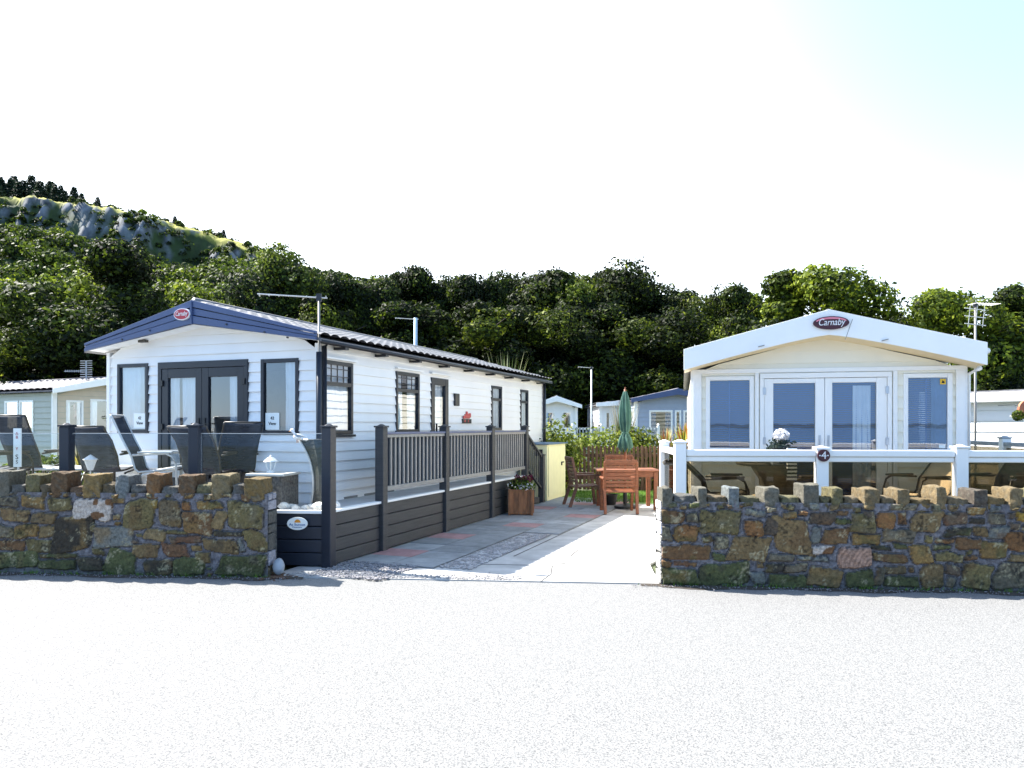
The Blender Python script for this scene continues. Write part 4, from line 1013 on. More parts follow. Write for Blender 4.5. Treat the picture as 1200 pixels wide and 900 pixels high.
hc = hc*(1-rock[...,None])+np.array((.105,.112,.125))*np.clip(1+1.6*n5_+1.4*n6_,.2,2.2)[...,None]*rock[...,None]
hill = leaf_obj('hill', vs, f, np.clip(hc,.01,1).reshape(-1,3), m='hill_rock'); tag(hill, kind='structure')
# woods on its slope
cs, ns, co = [], [], []
r = np.random.default_rng(31)
def hz_at(x, y):
    i = int(np.abs(xs-x).argmin()); j = int(np.abs(ys-y).argmin()); return HZ[i,j], steep[i,j]
cnt = 0
while cnt < 3900:
    x = r.uniform(-260, 60); y = r.uniform(95, 222)
    h, st = hz_at(x, y)
    if x/y < -.85 or x/y > .12: cnt += .2; continue
    if y > 203 and r.random() > .12: cnt += .2; continue
    if st > 1.0 and r.random() > .5: cnt += .2; continue
    if y < 150 and x/y > -.3: cnt += .5; continue
    cnt += 1; R_ = r.uniform(1.4,3.4)*(.45 if y > 192 else 1); m = 75
    d = r.normal(0,1,(m,3)); d /= np.linalg.norm(d,axis=1)[:,None]; d[:,2] = np.abs(d[:,2])*1.1-.15
    cs.append(np.array([x,y,h+R_*.4])+d*R_*r.uniform(.8,1.1,(m,1))); ns.append(d)
    idx = np.clip(r.normal(2.2+r.normal(0,.7),.8,m),0,4).astype(int); co.append(GREENS[idx]*r.uniform(.8,1.2,(m,1))*np.array([1.1,1.1,1.0]))
o = leaf_obj('hillside_wood', *leaves(np.concatenate(cs), np.concatenate(ns), .5, np.concatenate(co), seed=4)); tag(o, 'dense woodland covering the lower slope of the rocky hill', 'woodland', kind='stuff')
cs, ns, co = [], [], []
for _ in range(3000):
    x = r.uniform(-190, -55); y = r.uniform(182, 226); h, st = hz_at(x, y)
    if y > 206 and r.random() > .10: continue
    if noise2(np.array([x]), np.array([y]), .11, 301)[0] > -.02 and -150 < x < -108: continue
    R_ = r.uniform(.5,1.3); m = 26; d = r.normal(0,1,(m,3)); d /= np.linalg.norm(d,axis=1)[:,None]; d[:,2] = np.abs(d[:,2])
    cs.append(np.array([x,y,h])+d*R_*r.uniform(.7,1.1,(m,1))); ns.append(d)
    idx = np.clip(r.normal(1.8+r.normal(0,.6),.8,m),0,4).astype(int); co.append(GREENS[idx]*r.uniform(.8,1.2,(m,1)))
o = leaf_obj('cliff_scrub', *leaves(np.concatenate(cs), np.concatenate(ns), .38, np.concatenate(co), seed=6)); tag(o, 'low scrub growing over the rocky face of the hill', 'scrub', kind='stuff')
# conifers on the skyline
b = MB(); b.tube([(0,0,-1),(0,0,9)], .22, 6, .03); tdat = b.build('trunk', 'bark')
r = np.random.default_rng(77); cc, nn_, cl_ = [], [], []
for t in range(15):
    z = 1.2+t*.58; rad = 3.0*(1-t/15.5)**.6; m = 95-t*4
    a = r.uniform(0,6.28,m); q = np.sqrt(r.uniform(.1,1,m))*rad*r.uniform(.8,1.1)
    cc.append(np.stack([q*np.cos(a), q*np.sin(a), z+.5-q*.3+r.normal(0,.1,m)],-1)); nn_.append(np.stack([np.cos(a),np.sin(a),a*0+.8],-1)); cl_.append(np.array([(.018,.034,.018)])*r.uniform(.7,1.5,(m,1)))
cdat = leaf_obj('crown', *leaves(np.concatenate(cc), np.concatenate(nn_), .42, np.concatenate(cl_), seed=5))
cdm, tdm = cdat.data, tdat.data; bpy.data.objects.remove(cdat); bpy.data.objects.remove(tdat)
R = random.Random(12)
for i in range(30):
    px = -25+i*4.8+R.uniform(-2,2); y = R.uniform(212, 232); x = (px-600)/F*y; h, _s = hz_at(x, y); s = R.uniform(.75,1.15)*(1.0 if px < 60 else .72 if px < 90 else .5)
    t = empty('pine_tree', (x, y, h-.3), R.uniform(0,6), 'dark pine tree in the clump on the skyline of the hill at the far left', 'tree', 'dark pines along the hilltop'); t.scale = (s*1.05,s*1.05,s*R.uniform(.62,.85))
    for nm, me in (('crown', cdm), ('trunk', tdm)):
        o = bpy.data.objects.new(nm, me); S.collection.objects.link(o); o.parent = t
for px, s, lb in ((205,.38,'tiny lone tree on the bare hilltop right of the pine clump'),(262,.32,'tiniest lone tree where the hilltop drops to the right')):
    y = 216; x = (px-600)/F*y; h, _s = hz_at(x, y); t = empty('pine_tree', (x,y,h-.2), 0, lb, 'tree'); t.scale = (s*1.3,s*1.3,s)
    for nm, me in (('crown', cdm), ('trunk', tdm)):
        o = bpy.data.objects.new(nm, me); S.collection.objects.link(o); o.parent = t

# hedges / shrubs
def bush(name, x0, x1, y0, y1, z0, z1, n, size, label, cat, tint=(1,1,1), bright=1., seed=1, pal=None, sub=True):
    r = np.random.default_rng(seed); m = max(4, int((x1-x0)*(y1-y0)*3)+6); cs, ns, co = [], [], []
    for i in range(m):
        c = np.array([r.uniform(x0,x1), r.uniform(y0,y1), z0+(z1-z0)*r.uniform(.12,.8)]); R_ = (z1-z0)*r.uniform(.28,.45)
        k = n//m; d = r.normal(0,1,(k,3)); d /= np.linalg.norm(d,axis=1)[:,None]
        p = c+d*R_*r.uniform(.6,1.1,(k,1))*np.array([1.2,1,1]); p[:,2] = np.maximum(p[:,2], z0+.03); cs.append(p); ns.append(d)
        G_ = GREENS if pal is None else pal
        idx = np.clip(r.normal(1.6+bright, .9, k),0,len(G_)-1).astype(int); co.append(G_[idx]*r.uniform(.75,1.3,(k,1))*np.array(tint))
    t = empty(name, ((x0+x1)/2,(y0+y1)/2,z0), 0, label, cat)
    v, f, c = leaves(np.concatenate(cs)-np.array([(x0+x1)/2,(y0+y1)/2,z0]), np.concatenate(ns), size, np.concatenate(co), seed=seed)
    leaf_obj('foliage', v, f, c, t)
    b = MB(); R = random.Random(seed)
    for i in range(6):
        x = R.uniform(-(x1-x0)*.35,(x1-x0)*.35); b.tube([(x,0,0),(x+R.uniform(-.1,.1),0,(z1-z0)*.6)], .012, 5)
    b.build('stem', 'bark', t)
    return t
GOLD = np.array([(.02,.035,.008),(.05,.08,.012),(.12,.16,.02),(.22,.26,.04),(.34,.35,.09)])
bush('shrub', .85, 1.30, 17.6, 18.4, 0, 1.5, 3600, .055, 'yellow green shrub hedge right of the cream storage locker', 'shrub', (1,1,1), 1.0, 3, GOLD)
bush('hedge', 1.9, 3.2, 19.1, 20.0, 0, 1.42, 4800, .05, 'variegated hedge over the picket fence left of the parasol', 'hedge', (1.1,1.1,1), .9, 4, GOLD)
bush('hedge', 3.3, 4.7, 19.1, 20.0, 0, 1.38, 5200, .05, 'grey green hedge over the picket fence right of the parasol', 'hedge', (1.3,1.2,1.3), 1.3, 5)
def spiky(label, x, y, z, h, n, cols, seed, spread=.3, name='spiky_plant'):
    t = empty(name, (x,y,z), 0, label, 'plant'); R = random.Random(seed); b = MB(); cl = []
    for i in range(n):
        a = R.uniform(0,6.28); q = R.uniform(.0,spread); hh = h*R.uniform(.5,1); w = .012+.012*R.random(); c = R.choice(cols)
        p0 = Vector((q*.3*math.cos(a), q*.3*math.sin(a), 0)); p2 = Vector((q*math.cos(a), q*math.sin(a), hh)); p1 = (p0+p2)/2+Vector((0,0,hh*.1)); s_ = Vector((-math.sin(a)*w, math.cos(a)*w, 0))
        b.add([p0-s_,p0+s_,p1+s_,p1-s_,p2], [(0,1,2,3),(3,2,4)]); cl += [c]*5
    o = b.build('foliage', 'leaf', t, recalc=False); put_cols(o, np.array(cl)); return t
spiky('spiky orange and gold plant above the picket fence beside the white deck', 4.35, 18.5, .9, .85, 130, [(.40,.30,.04),(.34,.10,.04),(.12,.17,.03),(.45,.42,.1)], 3, .38)
spiky('spiky plant with red tips over the middle of the picket fence', 3.85, 18.5, .9, .72, 70, [(.30,.10,.05),(.20,.20,.04),(.4,.38,.2)], 4, .3)
spiky('pale feathery grass behind the head of the closed parasol', 2.95, 19.6, 1.0, 1.35, 150, [(.30,.28,.2),(.20,.22,.1),(.4,.38,.32)], 6, .5)
spiky('arching pale plant showing over the far end of the caravan roof', -.15, 19.6, 1.9, 1.75, 90, [(.14,.17,.06),(.30,.31,.18),(.06,.09,.03)], 5, .75)

# picket fence
pf = empty('picket_fence', (1.35, 18.3, 0), 0, 'brown wooden picket fence behind the patio table', 'fence')
b = MB(); R = random.Random(3); nP = 38
for i in range(nP):
    x = i*.102; h = 1.13+R.uniform(-.02,.02); w = .064
    b.prism([(x,.05),(x+w,.05),(x+w,h-.05),(x+w/2,h),(x,h-.05)], -.012+R.uniform(-.003,.003), .010)
b.build('pickets', 'picket_wood', pf)
b = MB(); b.box(-.05,.012,.3,nP*.102,.05,.38); b.box(-.05,.012,.85,nP*.102,.05,.93); b.build('rail', 'picket_wood', pf)
for x in (0,1.9,3.8): b = MB(); b.box(x-.04,.05,0,x+.04,.13,1.1); b.build('post', 'picket_wood', pf)
wf = empty('white_fence', (2.0, 24.5, 0), 0, 'white slatted fence beyond the hedge between the far caravans', 'fence')
b = MB()
for i in range(26): b.prism([(i*.11,.3),(i*.11+.05,.3),(i*.11+.05,1.58),(i*.11,1.58)], 0, .02)
b.build('slats', 'gull_grey', wf); b = MB(); b.box(0,.02,1.5,2.9,.06,1.56); b.box(0,.02,.6,2.9,.06,.66); b.build('rail', 'pvc', wf)
for i in range(4): b = MB(); b.box(i*.95-.04,-.01,0,i*.95+.04,.09,1.62); b.lathe((i*.95,.04,1.62),[(.03,0),(.05,.04),(.001,.09)],8); b.build('post', 'pvc', wf)

# ================================================================ PATIO SET
def patio_chair(label, x, y, rz, m, group='slatted wooden armchairs at the patio table'):
    t = empty('garden_armchair', (x,y,.012), rz, label, 'chair', group)   # faces +y locally? faces -y
    W2 = .29
    for sx in (-1, 1):
        for (ya, yb, zt) in ((-.27,-.22,.62),):
            b = MB(); b.bar((sx*W2,ya-.02,0),(sx*W2,yb,zt),.05,.06); b.build('leg', m, t, bevel=.006)
        b = MB(); b.bar((sx*W2,.36,0),(sx*W2,.21,.45),.05,.06); b.bar((sx*W2,.21,.45),(sx*W2,.31,.95),.045,.05); b.build('leg', m, t, bevel=.006)
        b = MB(); b.box(sx*W2-.035,-.28,.62,sx*W2+.035,.26,.65); b.build('armrest', m, t, bevel=.008)
    b = MB()
    for i in range(7): y = -.24+i*.072; b.box(-W2+.03,y,.405-i*.004,W2-.03,y+.058,.43-i*.004)
    b.box(-W2+.03,-.25,.34,W2-.03,-.22,.40)
    b.build('seat', m, t, bevel=.004)
    b = MB()
    for i in range(7): z = .48+i*.068; y = .22+(z-.45)*.2; b.bar((-W2+.02,y,z+.027),(W2-.02,y,z+.027),.022,.046)
    b.bar((-W2+.0,.315,.955),(W2,.315,.955),.05,.06)
    b.build('backrest', m, t, bevel=.004)
    return t
patio_chair('reddish wooden armchair in front of the patio table, its back to the road', 1.98, 13.75, math.pi, 'teak')
patio_chair('dark wooden armchair left of the patio table, seen from its side', 1.45, 14.85, math.radians(98), 'teak_dark')
patio_chair('wooden armchair on the far side of the patio table, its backrest showing above the top', 2.28, 15.45, math.radians(0), 'teak')
t = empty('garden_table', (2.23, 14.45, .012), 0, 'square slatted wooden patio table under the closed green parasol', 'table')
b = MB()
for i in range(9): b.box(-.6,-.45+i*.1,.735,.6,-.45+i*.1+.092,.762)
b.build('tabletop', 'teak', t, bevel=.004)
b = MB(); b.box(-.52,-.40,.63,.52,-.36,.732); b.box(-.52,.36,.63,.52,.40,.732); b.box(-.52,-.36,.63,-.48,.36,.732); b.box(.48,-.36,.63,.52,.36,.732); b.build('apron', 'teak', t)
for sx in (-1,1):
    for sy in (-1,1): b = MB(); b.box(sx*.50-.038,sy*.38-.038,0,sx*.50+.038,sy*.38+.038,.73); b.build('leg', 'teak', t, bevel=.006)
pr = empty('parasol', (2.21, 14.45, .012), 0, 'closed dark green parasol standing through the patio table', 'parasol')
b = MB(); b.tube([(0,0,.05),(0,0,2.32)], .024, 10); b.build('pole', 'teak', pr, smooth=True)
b = MB(); b.lathe((0,0,0),[(.22,0),(.22,.05),(.04,.09),(.04,.3)],20); b.build('base', 'black_metal', pr)
b = MB(); vs = []; n = 40; prof = [(1.13,.125),(1.18,.15),(1.35,.12),(1.42,.085),(1.47,.062),(1.52,.085),(1.7,.115),(1.95,.11),(2.15,.075),(2.27,.035),(2.30,.012)]
for zi, (z, rr) in enumerate(prof):
    for k in range(n):
        a = 2*math.pi*k/n; q = rr*.82*(1+.32*math.sin(a*8+zi*.25)+.1*math.sin(a*3)); vs.append((q*math.cos(a), q*math.sin(a), z+(.05*math.sin(a*8) if zi == 0 else 0)))
b.add(vs, [(i*n+k, i*n+(k+1)%n, (i+1)*n+(k+1)%n, (i+1)*n+k) for i in range(len(prof)-1) for k in range(n)])
b.build('canopy', 'parasol', pr, smooth=True)
b = MB(); b.tube([(0,0,2.30),(0,0,2.36)], .02, 8, .008); b.build('finial', 'teak', pr)
b = MB(); b.lathe((0,0,1.455),[(.062,0),(.066,.015),(.062,.03)],20); b.build('tie_strap', 'parasol', pr)
# small pot under the table
pt = empty('black_pot', (2.0, 15.0, .012), 0, 'small black pot on the ground under the patio table', 'pot')
b = MB(); b.lathe((0,0,0),[(.10,0),(.14,.2),(.15,.2),(.15,.22),(.13,.22),(.12,.19)],18); b.build('pot', 'black_metal', pt, smooth=False)

# storage locker
lk = empty('storage_locker', (*SL(.02, 7.92), .012), DL, 'cream storage locker with blue roof at the end of the deck', 'locker')
b = MB(); b.box(-.62,0,0,0,1.35,1.20); b.build('cabinet', 'locker_cream', lk, bevel=.006)
b = MB(); b.prism([(-.68,1.20),(-.68,1.235),(.05,1.225),(.05,1.202)], -.05, 1.40); b.build('roof', 'locker_roof', lk, bevel=.004)
b = MB(); b.box(.002,.06,.08,.018,1.29,1.16); d = b.build('door', 'locker_cream', lk, bevel=.004)
b = MB(); b.box(.018,.95,.72,.04,.99,.80); b.box(.018,.99,.775,.045,1.10,.80); b.build('latch', 'black_metal', d)
b = MB(); b.box(-.28,-.03,.96,-.10,-.004,1.10); b.build('meter_box', 'black_metal', lk)

# wooden planter with flowers
pa = math.radians(-4); pp = empty('wooden_planter', (.17, 13.42, .012), pa, 'square wooden planter of flowers beside the grey deck skirting', 'planter')
b = MB(); w = .20; 
for i in range(5): b.box(-w+i*.08,-w,.02,-w+i*.08+.077,-w+.02,.46); b.box(-w+i*.08,w-.02,.02,-w+i*.08+.077,w,.46); b.box(w-.02,-w+.02+i*.072,.02,w,-w+.02+i*.072+.07,.46); b.box(-w,-w+.02+i*.072,.02,-w+.02,-w+.02+i*.072+.07,.46)
b.build('box', 'planter_wood', pp, bevel=.003)
b = MB()
for sx in (-1,1):
    for sy in (-1,1): b.box(sx*w-.022,sy*w-.022,0,sx*w+.022,sy*w+.022,.47)
b.box(-w,-w-.01,.43,w,-w-.004,.465); b.build('corner_post', 'planter_wood', pp, bevel=.004)
b = MB(); b.box(-w+.02,-w+.02,.35,w-.02,w-.02,.42); b.build('soil', 'soil', pp)
pl = empty('bedding_plants', (.17, 13.42, .44), pa, 'dark red and white flowers over green leaves filling the wooden planter', 'flowers')
r = np.random.default_rng(9); m = 900
d = r.normal(0,1,(m,3)); d /= np.linalg.norm(d,axis=1)[:,None]; p = d*np.array([.24,.22,.15])*r.uniform(.5,1.1,(m,1))+np.array([0,0,.09]); p[:,2] = np.maximum(p[:,2],-.02)
v, f, c = leaves(p, d, .028, GREENS[np.clip(r.normal(2.6,.9,m),0,4).astype(int)]*1.2, seed=2); leaf_obj('foliage', v, f, c, pl)
m = 90; p = np.stack([r.uniform(-.24,.22,m), r.uniform(-.26,.15,m), r.uniform(.02,.14,m)],-1); v, f, c = leaves(p, p*0+np.array([0,-1,.5]), .024, np.tile((.7,.7,.72),(m,1)), seed=3); leaf_obj('white_blossom', v, f, c, pl)
m = 110; p = np.stack([r.uniform(-.12,.2,m), r.uniform(-.15,.15,m), r.uniform(.16,.28,m)],-1); v, f, c = leaves(p, p*0+np.array([0,-1,.5]), .028, np.tile((.10,.01,.03),(m,1)), seed=4); leaf_obj('red_blossom', v, f, c, pl)

# ================================================================ DECK FURNITURE, LEFT
def sling_chair(label, x, y, z, rz, m, fm, group, h=1.0, recl=.30, w=.52):
    t = empty('sling_chair', (x,y,z), rz, label, 'chair', group); hw = w/2      # faces -y
    for sx in (-1,1):
        b = MB(); b.tube([(sx*hw,-.30,0),(sx*hw,-.28,.50),(sx*hw,-.24,.60),(sx*hw,-.16,.64),(sx*hw,.22,.62)], .014, 8); b.build('front_frame', fm, t, smooth=True)
        b = MB(); b.tube([(sx*hw,.34,0),(sx*hw,.10,.38),(sx*(hw-.02),-.26,.42)], .013, 8); b.build('leg', fm, t, smooth=True)
        b = MB(); b.box(sx*hw-.025,-.24,.64,sx*hw+.025,.16,.665); b.build('armrest', fm, t, bevel=.008)
    prof = [(-.28,.44),(-.22,.455),(0,.42),(.16,.41),(.20,.45),(.24,.60),(.24+recl*.45,.80),(.24+recl,h+.06),(.24+recl+.02,h+.09)]
    b = MB(); nn = 6; vs = []
    for (yy_, zz) in prof:
        for k in range(nn+1): u = -hw+.03+(w-.06)*k/nn; vs.append((u, yy_+.03*(1-(2*k/nn-1)**2), zz-.012*(1-(2*k/nn-1)**2)))
    b.add(vs, [(i*(nn+1)+k, i*(nn+1)+k+1, (i+1)*(nn+1)+k+1, (i+1)*(nn+1)+k) for i in range(len(prof)-1) for k in range(nn)])
    o = b.build('sling', m, t, smooth=True, recalc=False); md = o.modifiers.new('thick', 'SOLIDIFY'); md.thickness = .012
    b = MB()
    for sx in (-1,1): b.tube([(sx*(hw-.03),q[0],q[1]) for q in prof], .013, 8)
    b.tube([(-hw+.03,prof[-1][0],prof[-1][1]),(hw-.03,prof[-1][0],prof[-1][1])], .013, 8); b.build('back_frame', fm, t, smooth=True)
    return t
GC = 'grey sling chairs on the glass fronted deck'
def fpos(px, z, h=DH): x, y, _ = at(px, 500, z); return x, y, h
for px, z, rz, lb, kw in ((128,9.55,180,'grey sling chair left of the first glass post pair, its broad back to the road',{}),
                      (185,9.35,100,'tall sling chair turned sideways with pale tubular arm, in front of the left window',dict(recl=.22,h=1.02)),
                      (246,9.15,176,'dark blue grey sling chair just right of the second front post',{}),
                      (272,9.55,215,'dark sling chair half hidden behind another, in front of the French doors',dict(h=.93)),
                      (-2,9.4,150,'dark sling chair cut by the left edge of the photo',{}),
                      (40,9.9,184,'narrow black sling chair beside the tall white sign',dict(w=.46,h=1.02))):
    x, y, zz = fpos(px, z); sling_chair(lb, x, y, zz, math.radians(rz), 'sling_grey', 'alu' if px in (185,) else 'bronze_frame', GC, **{**dict(h=.88), **kw})
x, y, zz = fpos(95, 9.7); tb = empty('glass_table', (x-.25,y+.35,zz), 0, 'low patio table with pale top among the grey deck chairs', 'table')
b = MB(); b.box(-.75,-.4,.40,.75,.4,.43); b.build('tabletop', 'alu', tb, bevel=.01)
for sx in (-1,1):
    for sy in (-1,1): b = MB(); b.tube([(sx*.68,sy*.34,0),(sx*.68,sy*.34,.40)], .018, 8); b.build('leg', 'bronze_frame', tb)
def lantern(label, x, y, z, s=1.):
    t = empty('garden_lantern', (x,y,z), .3, label, 'lantern', 'small white lanterns'); t.scale = (s,s,s)
    b = MB(); b.lathe((0,0,0),[(.05,0),(.05,.012),(.03,.02),(.03,.03)],12); b.build('base', 'lamp_white', t)
    b = MB()
    for k in range(4): a = k*math.pi/2; b.bar((.035*math.cos(a),.035*math.sin(a),.03),(.062*math.cos(a),.062*math.sin(a),.13),.010)
    b.build('frame', 'lamp_white', t)
    b = MB(); b.lathe((0,0,.032),[(.028,0),(.05,.095)],10); b.build('glass', 'clear_glass', t)
    b = MB(); b.lathe((0,0,.13),[(.085,0),(.075,.015),(.035,.05),(.012,.06),(.012,.075),(.002,.08)],12); b.build('hood', 'lamp_white', t)
bx, by = -2.83, 8.86
rt = empty('rattan_table', (bx, by, DH), math.radians(-8), 'woven grey rattan side table beside the wall end', 'side table')
b = MB(); b.box(-.24,-.22,.02,.19,.22,.39)
for i in range(22):
    x = -.235+i*.0195; b.box(x,-.226,.03,x+.011,-.22,.38)
for i in range(20): y = -.215+i*.0215; b.box(.19,y,.03,.196,y+.012,.38)
b.build('woven_body', 'rattan', rt, bevel=.004)
b = MB(); b.box(-.26,-.24,.39,.21,.24,.42); b.build('top', 'alu', rt, bevel=.006)
lantern('small white lantern standing on the rattan side table', bx-.06, by, DH+.42)
x, y, _ = at(106, 500, 9.0); lp = empty('stake_lamp', (x,y,DH), 0, 'white lantern head on a short stake between the left deck chairs', 'lantern')
b = MB(); b.tube([(0,0,0),(0,0,.44)], .008, 6); b.build('stake', 'alu', lp)
b = MB(); b.lathe((0,0,.44),[(.03,0),(.07,.12),(.085,.13),(.02,.18),(.001,.19)],10); b.build('lamp_head', 'lamp_white', lp)
# tall white sign
x, y, _ = at(20.5, 500, 9.0); sn = empty('narrow_sign', (x,y,DH), 0, 'tall narrow white sign with red and black marks behind the deck glass', 'sign')
b = MB(); b.box(-.045,-.01,.48,.045,.01,.95); b.build('board', 'paper', sn); b = MB(); b.tube([(0,.015,0),(0,.015,.9)], .012, 6); b.build('stake', 'alu', sn)
text('A', .05, 'red', sn, M_front(0,-.012,.885)); text('B', .05, 'red', sn, M_front(0,-.012,.84)); text('Y', .05, 'red', sn, M_front(0,-.012,.70)); text('S', .08, 'ink', sn, M_front(.0,-.012,.60)); text('S', .06, 'ink', sn, M_front(0,-.012,.54))
# upright boat prow ornament with a gull
px_, py_ = -2.42, 8.86
sc = empty('prow_ornament', (px_+.08, py_, DH), math.radians(-10), 'dark upright curved boat prow ornament behind the deck corner post', 'ornament')
b = MB(); vs = []; nq = 14
for i in range(nq+1):
    t = i/nq; zz = .02+.80*t; xl = -.06+ .06*math.sin(t*math.pi*.9) - .17*t**2.4; 
    xr_ = .17+.02*math.sin(t*3)
    th_ = .05+.06*math.sin(t*math.pi)
    vs += [(xl,-.01,zz),((xl+xr_)/2,-th_,zz),(xr_,-.01,zz),((xl+xr_)/2,th_,zz)]
b.add(vs, [(i*4+k, i*4+(k+1)%4, (i+1)*4+(k+1)%4, (i+1)*4+k) for i in range(nq) for k in range(4)]+[(0,1,2,3),(nq*4,nq*4+1,nq*4+2,nq*4+3)])
b.build('hull', 'slate_dark', sc, bevel=.005)
b = MB(); pts = [(vs[i*4][0]-.006, vs[i*4][1]-.01, vs[i*4][2]) for i in range(nq+1)]; b.tube(pts, .011, 6); b.tube([(pts[-1][0],-.02,.82),(.2,-.02,.78)], .014, 6); b.build('gunwale', 'alu', sc, smooth=True)
gl_ = empty('gull_figure', (px_-.16, py_-.02, DH+.80), math.radians(-20), 'white gull figure perched on the tip of the dark prow ornament', 'ornament')
b = MB(); b.tube([(.10,0,.02),(.05,0,.045),(-.01,0,.07),(-.035,0,.10),(-.05,0,.125)], .010, 10, .018); b.rock((.02,0,.05), .05, (1.25,.7,.75), 2, 4, .05); b.rock((-.055,0,.125), .026, (1.1,.9,.95), 2, 5, .03); b.build('body', 'gull_white', gl_, smooth=True)
b = MB(); b.tube([(-.075,0,.122),(-.105,0,.112)], .007, 6, .002); b.build('beak', 'orange', gl_)
b = MB()
for s in (-1,1): b.add([(0,s*.035,.07),(.03,s*.04,.085),(.13,s*.02,.05),(.05,s*.042,.045)], [(0,1,2,3)])
b.build('wing', 'gull_grey', gl_)
b = MB()
for s in (-1,1): b.tube([(.02,s*.012,.03),(.02,s*.012,-.02)], .004, 5)
b.build('leg', 'orange', gl_)
R = random.Random(4)
rocks = [(-2.48+i*.075+R.uniform(-.03,.03), fl(-2.3)+.13+.07*(i % 3)+R.uniform(-.02,.02)) for i in range(6)]
for i, (x, y) in enumerate(rocks+[(-2.66,8.62),(-2.58,8.70),(-2.35,8.72),(-2.26,8.66)]):
    s = R.uniform(.04,.075); b = MB(); b.rock((0,0,0), s, (1.2,.9,.75), 2, i, .25); o = b.build('white_rock', 'white_stone', loc=(x,y,DH+s*.6)); tag(o, 'pale rock heaped on the deck corner beneath the dark prow ornament', 'rock', 'pale rocks on the deck corner')
R = random.Random(6)
b = MB()
for i in range(260): x = R.uniform(-2.62,-2.16); r_ = R.uniform(.008,.016); b.rock((x, fl(x)+R.uniform(.06,.3), DH+.006), r_, (1.2,1,.6), 1, i, .1)
tag(b.build('deck_pebbles', 'white_stone', recalc=False), 'small white pebbles spread on the deck corner', 'pebbles', kind='stuff')
# boulder beside wall end
b = MB(); b.rock((0,0,0), .085, (.75,.8,1.05), 3, 3, .06); o = b.build('boulder', 'gull_grey', loc=(-2.50,7.93,.10)); tag(o, 'smooth blue grey boulder at the foot of the left wall end', 'rock')
b = MB()
for i in range(130): r_ = R.uniform(.006,.018); b.rock((-2.5+R.gauss(0,.08), 7.86+R.gauss(0,.06), .008), r_, (1.3,1,.5), 1, i, .2)
tag(b.build('leaf_litter', 'picket_wood', recalc=False), 'brown dead leaves gathered round the boulder', 'leaf litter', kind='stuff')
# plants behind glass at left
x, y, _ = at(97, 500, 10.4); spiky('pot plant with yellow bloom between the first post and the broad chair', x, y, DH+.35, .52, 90, [(.05,.07,.02),(.5,.40,.05),(.10,.13,.03),(.35,.33,.25)], 12, .2)
x, y, _ = at(68, 500, 11.0); bush('pot_plants', x-.7, x+.2, y-.2, y+.2, DH, DH+.6, 1500, .04, 'low leafy pot plants behind the glass at the left of the deck', 'plants', (1,1,1), .8, 21)

# ================================================================ DECK FURNITURE, RIGHT
GR = 'reclining chairs behind the smoked glass'
def rpos(px, z): x, y, _ = at(px, 500, z); return x, y, DR
def recliner(label, px, z, rz, m, recl=.5, h=1.0, fm='bronze_frame'):
    x, y, zz = rpos(px, z); return sling_chair(label, x, y, zz, math.radians(rz), m, fm, GR, h=h, recl=recl, w=.58)
recliner('dark reclining chair behind the smoked glass next to the left white post', 848, 9.2, 75, 'sling_brown', .45, .74)
recliner('dark reclining chair behind the smoked glass left of the number badge', 925, 9.3, 120, 'sling_brown', .4, .74)
c = recliner('beige cushioned recliner leaning right behind the smoked glass', 1078, 9.2, -75+360, 'cushion_beige', .42, .78)
recliner('dark recliner behind the rightmost smoked glass panel', 1175, 9.3, -70, 'sling_brown', .4, .74)
x, y, zz = rpos(905, 8.95); st = empty('side_table', (x,y,zz), 0, 'low round side table behind the smoked glass between the dark recliners', 'table')
b = MB(); b.lathe((0,0,.40),[(.24,0),(.25,.012),(.24,.025)],24); b.build('tabletop', 'cushion_beige', st)
for k in range(3): a = k*2.09; b = MB(); b.tube([(.18*math.cos(a),.18*math.sin(a),0),(.13*math.cos(a),.13*math.sin(a),.40)], .014, 6); b.build('leg', 'bronze_frame', st)
x, y, zz = rpos(928, 8.9); tw = MB()
for i in range(9): tw.box(-.06,-.01,i*.045,.06,.01,i*.045+.022)
tw2 = tw
o = empty('striped_towel', (x,y,zz+.62), .1, 'black and white striped towel hanging over a chair arm near the number badge', 'towel')
tw.build('white_stripes', 'paper', o); b = MB(); b.box(-.058,-.008,0,.058,.008,.40); b.build('cloth', 'ink', o)
# white flowers and ornament standing in the right caravan's doors
x, y, z = at(915, 527, 9.5)
vp = empty('flower_pot', (x, y, z-.22), 0, 'white flower heads in a grey pot in front of the left glass door', 'flowers')
b = MB(); b.lathe((0,0,-.3),[(.02,0),(.02,.45)],8); b.lathe((0,0,.16),[(.05,0),(.11,.07),(.12,.08),(.10,.08)],16); b.build('pot', 'sling_grey', vp)
r = np.random.default_rng(14); m = 260; d = r.normal(0,1,(m,3)); d /= np.linalg.norm(d,axis=1)[:,None]; p = d*np.array([.10,.09,.09])*r.uniform(.4,1,(m,1))+np.array([0,0,.40])
v, f, c = leaves(p, d, .028, np.tile((.78,.78,.8),(m,1)), seed=3); leaf_obj('blossom', v, f, c, vp)
m = 160; p = r.normal(0,1,(m,3))*np.array([.08,.06,.05])+np.array([0,0,.27]); v, f, c = leaves(p, p*0+np.array([0,-1,.5]), .03, np.tile((.05,.07,.06),(m,1)), seed=5); leaf_obj('foliage', v, f, c, vp)
pdm = empty('plant_stand', (x, y, DR), 0, 'slim dark stand under the white flowers by the left glass door', 'stand')
b = MB(); b.tube([(0,0,0),(0,0,z-.22-DR-.3)], .02, 8); b.lathe((0,0,0),[(.14,0),(.14,.02),(.02,.04)],16); b.build('column', 'bronze_frame', pdm)
b = MB(); b.box(-.3,-.12,z-.02-DR-.04-.03,.3,.12,z-DR-.06); b.build('shelf', 'bronze_frame', pdm)

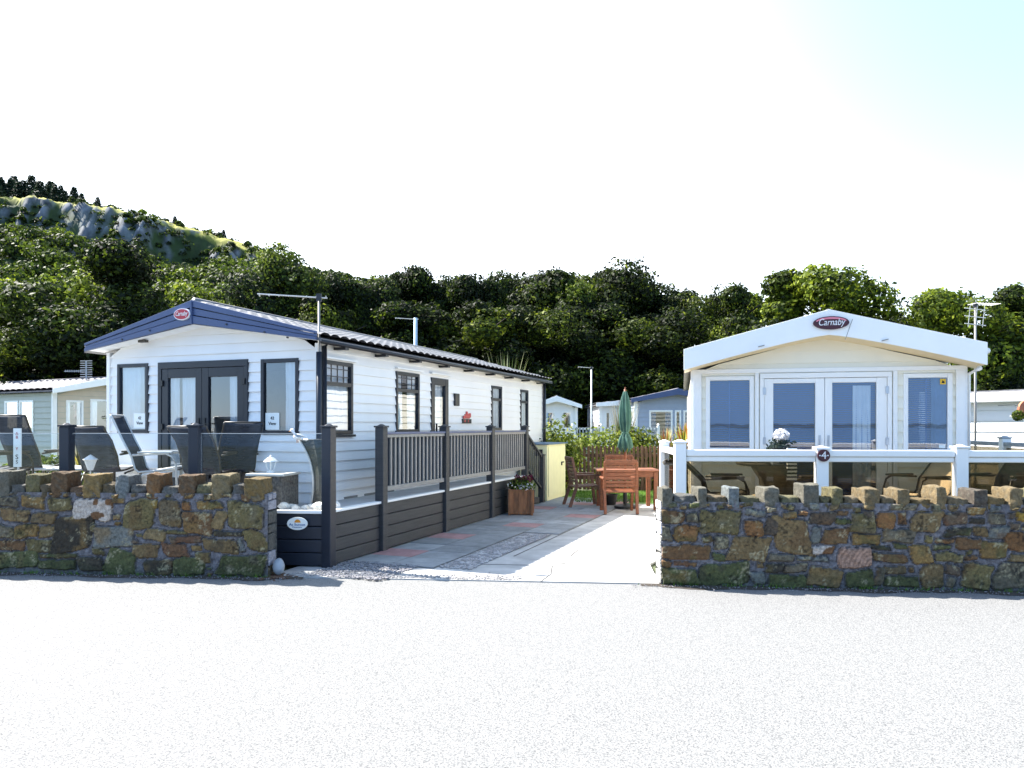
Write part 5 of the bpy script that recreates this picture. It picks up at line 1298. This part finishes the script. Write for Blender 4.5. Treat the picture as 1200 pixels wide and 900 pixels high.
# ================================================================ AERIALS
def aerial(label, x, y, z0, top, boom, m, rz, n=9, el=.13, r=.016, thick=None, group=None):
    t = empty('television_aerial', (x,y,z0), rz, label, 'aerial', group)
    b = MB(); b.tube([(0,0,0),(0,0,top-z0)], r, 8); b.build('mast', m, t, smooth=True)
    h = top-z0-.04
    b = MB(); b.tube([(boom*.12,0,h),(-boom*.88,0,h+.04)], .009, 6); b.build('boom', 'alu', t)
    b = MB()
    for i in range(n): q = -boom*.85+boom*.95*i/(n-1); b.tube([(q,-el,h+.02),(q,el,h+.02)], .005, 5)
    b.build('elements', 'alu', t)
    b = MB(); b.box(-.03,-.03,h-.04,.03,.03,h+.05); b.build('clamp', 'gutter_black', t)
    if thick: b = MB(); b.tube([(0,0,0),(0,0,thick)], .036, 10); b.build('support_post', 'dark_post', t, smooth=True)
    return t
aerial('tall mast with long thin boom at the front corner of the blue gabled caravan', -2.40, 9.20, DH, 3.24, .85, 'baluster_grey', math.radians(5), 8, .03, .014, 1.9)
x, y, _ = at(487, 500, 19.6); aerial('pale blue mast with short boom behind the caravan ridge', x, y, 0, 4.48, .62, 'mast_blue', math.radians(0), 6, .05, .05)
x, y, _ = at(693, 500, 22); aerial('slim white mast rising over the hedge in the middle', x, y, 0, 3.38, .45, 'lamp_white', math.radians(0), 6, .08, .022)
x, y, _ = at(1143, 500, 13.5)
ra = aerial('grey aerial with wide elements above the right end of the white gable', x, y, 0, 3.86, .50, 'baluster_grey', math.radians(190), 9, .12, .02)
b = MB()
for dz in (.0,.14,.28): b.tube([(-.22,0,3.5+dz-.05),(.22,0,3.5+dz-.02)], .008, 5)
for dx_ in (-.15,0,.15): b.tube([(dx_,0,3.42),(dx_,.05,3.8)], .006, 5)
b.build('reflector', 'alu', ra)
x, y, _ = at(101, 500, 21.5); la = empty('television_aerial', (x,y,2.2), .2, 'ladder like aerial above the sage green caravan roof', 'aerial')
b = MB(); b.tube([(0,0,0),(0,0,1.3)], .02, 6); b.build('mast', 'gull_grey', la)
b = MB()
for i in range(8): b.tube([(-.16,0,.85+i*.065),(.16,0,.86+i*.065)], .010, 5)
for i in range(9): b.tube([(-.55+i*.05,0,.98),(-.55+i*.05,0,1.04)], .010, 5)
b.tube([(-.58,0,1.0),(0,0,1.02)], .008, 5); b.build('elements', 'gull_grey', la)
# hanging basket at right
x, y, z = at(1193, 487, 12.2); hb = empty('hanging_basket', (x,y,z), 0, 'round green hanging basket below the terracotta dish', 'plant')
r = np.random.default_rng(3); m = 260; d = r.normal(0,1,(m,3)); d /= np.linalg.norm(d,axis=1)[:,None]
v, f, c = leaves(d*.08, d, .025, GREENS[np.clip(r.normal(3,.8,m),0,4).astype(int)], seed=8); leaf_obj('foliage', v, f, c, hb)
b = MB(); b.tube([(0,0,.05),(0,0,.16),(0,.1,.18),(0,.5,.18)], .006, 5); b.build('bracket', 'black_metal', hb)
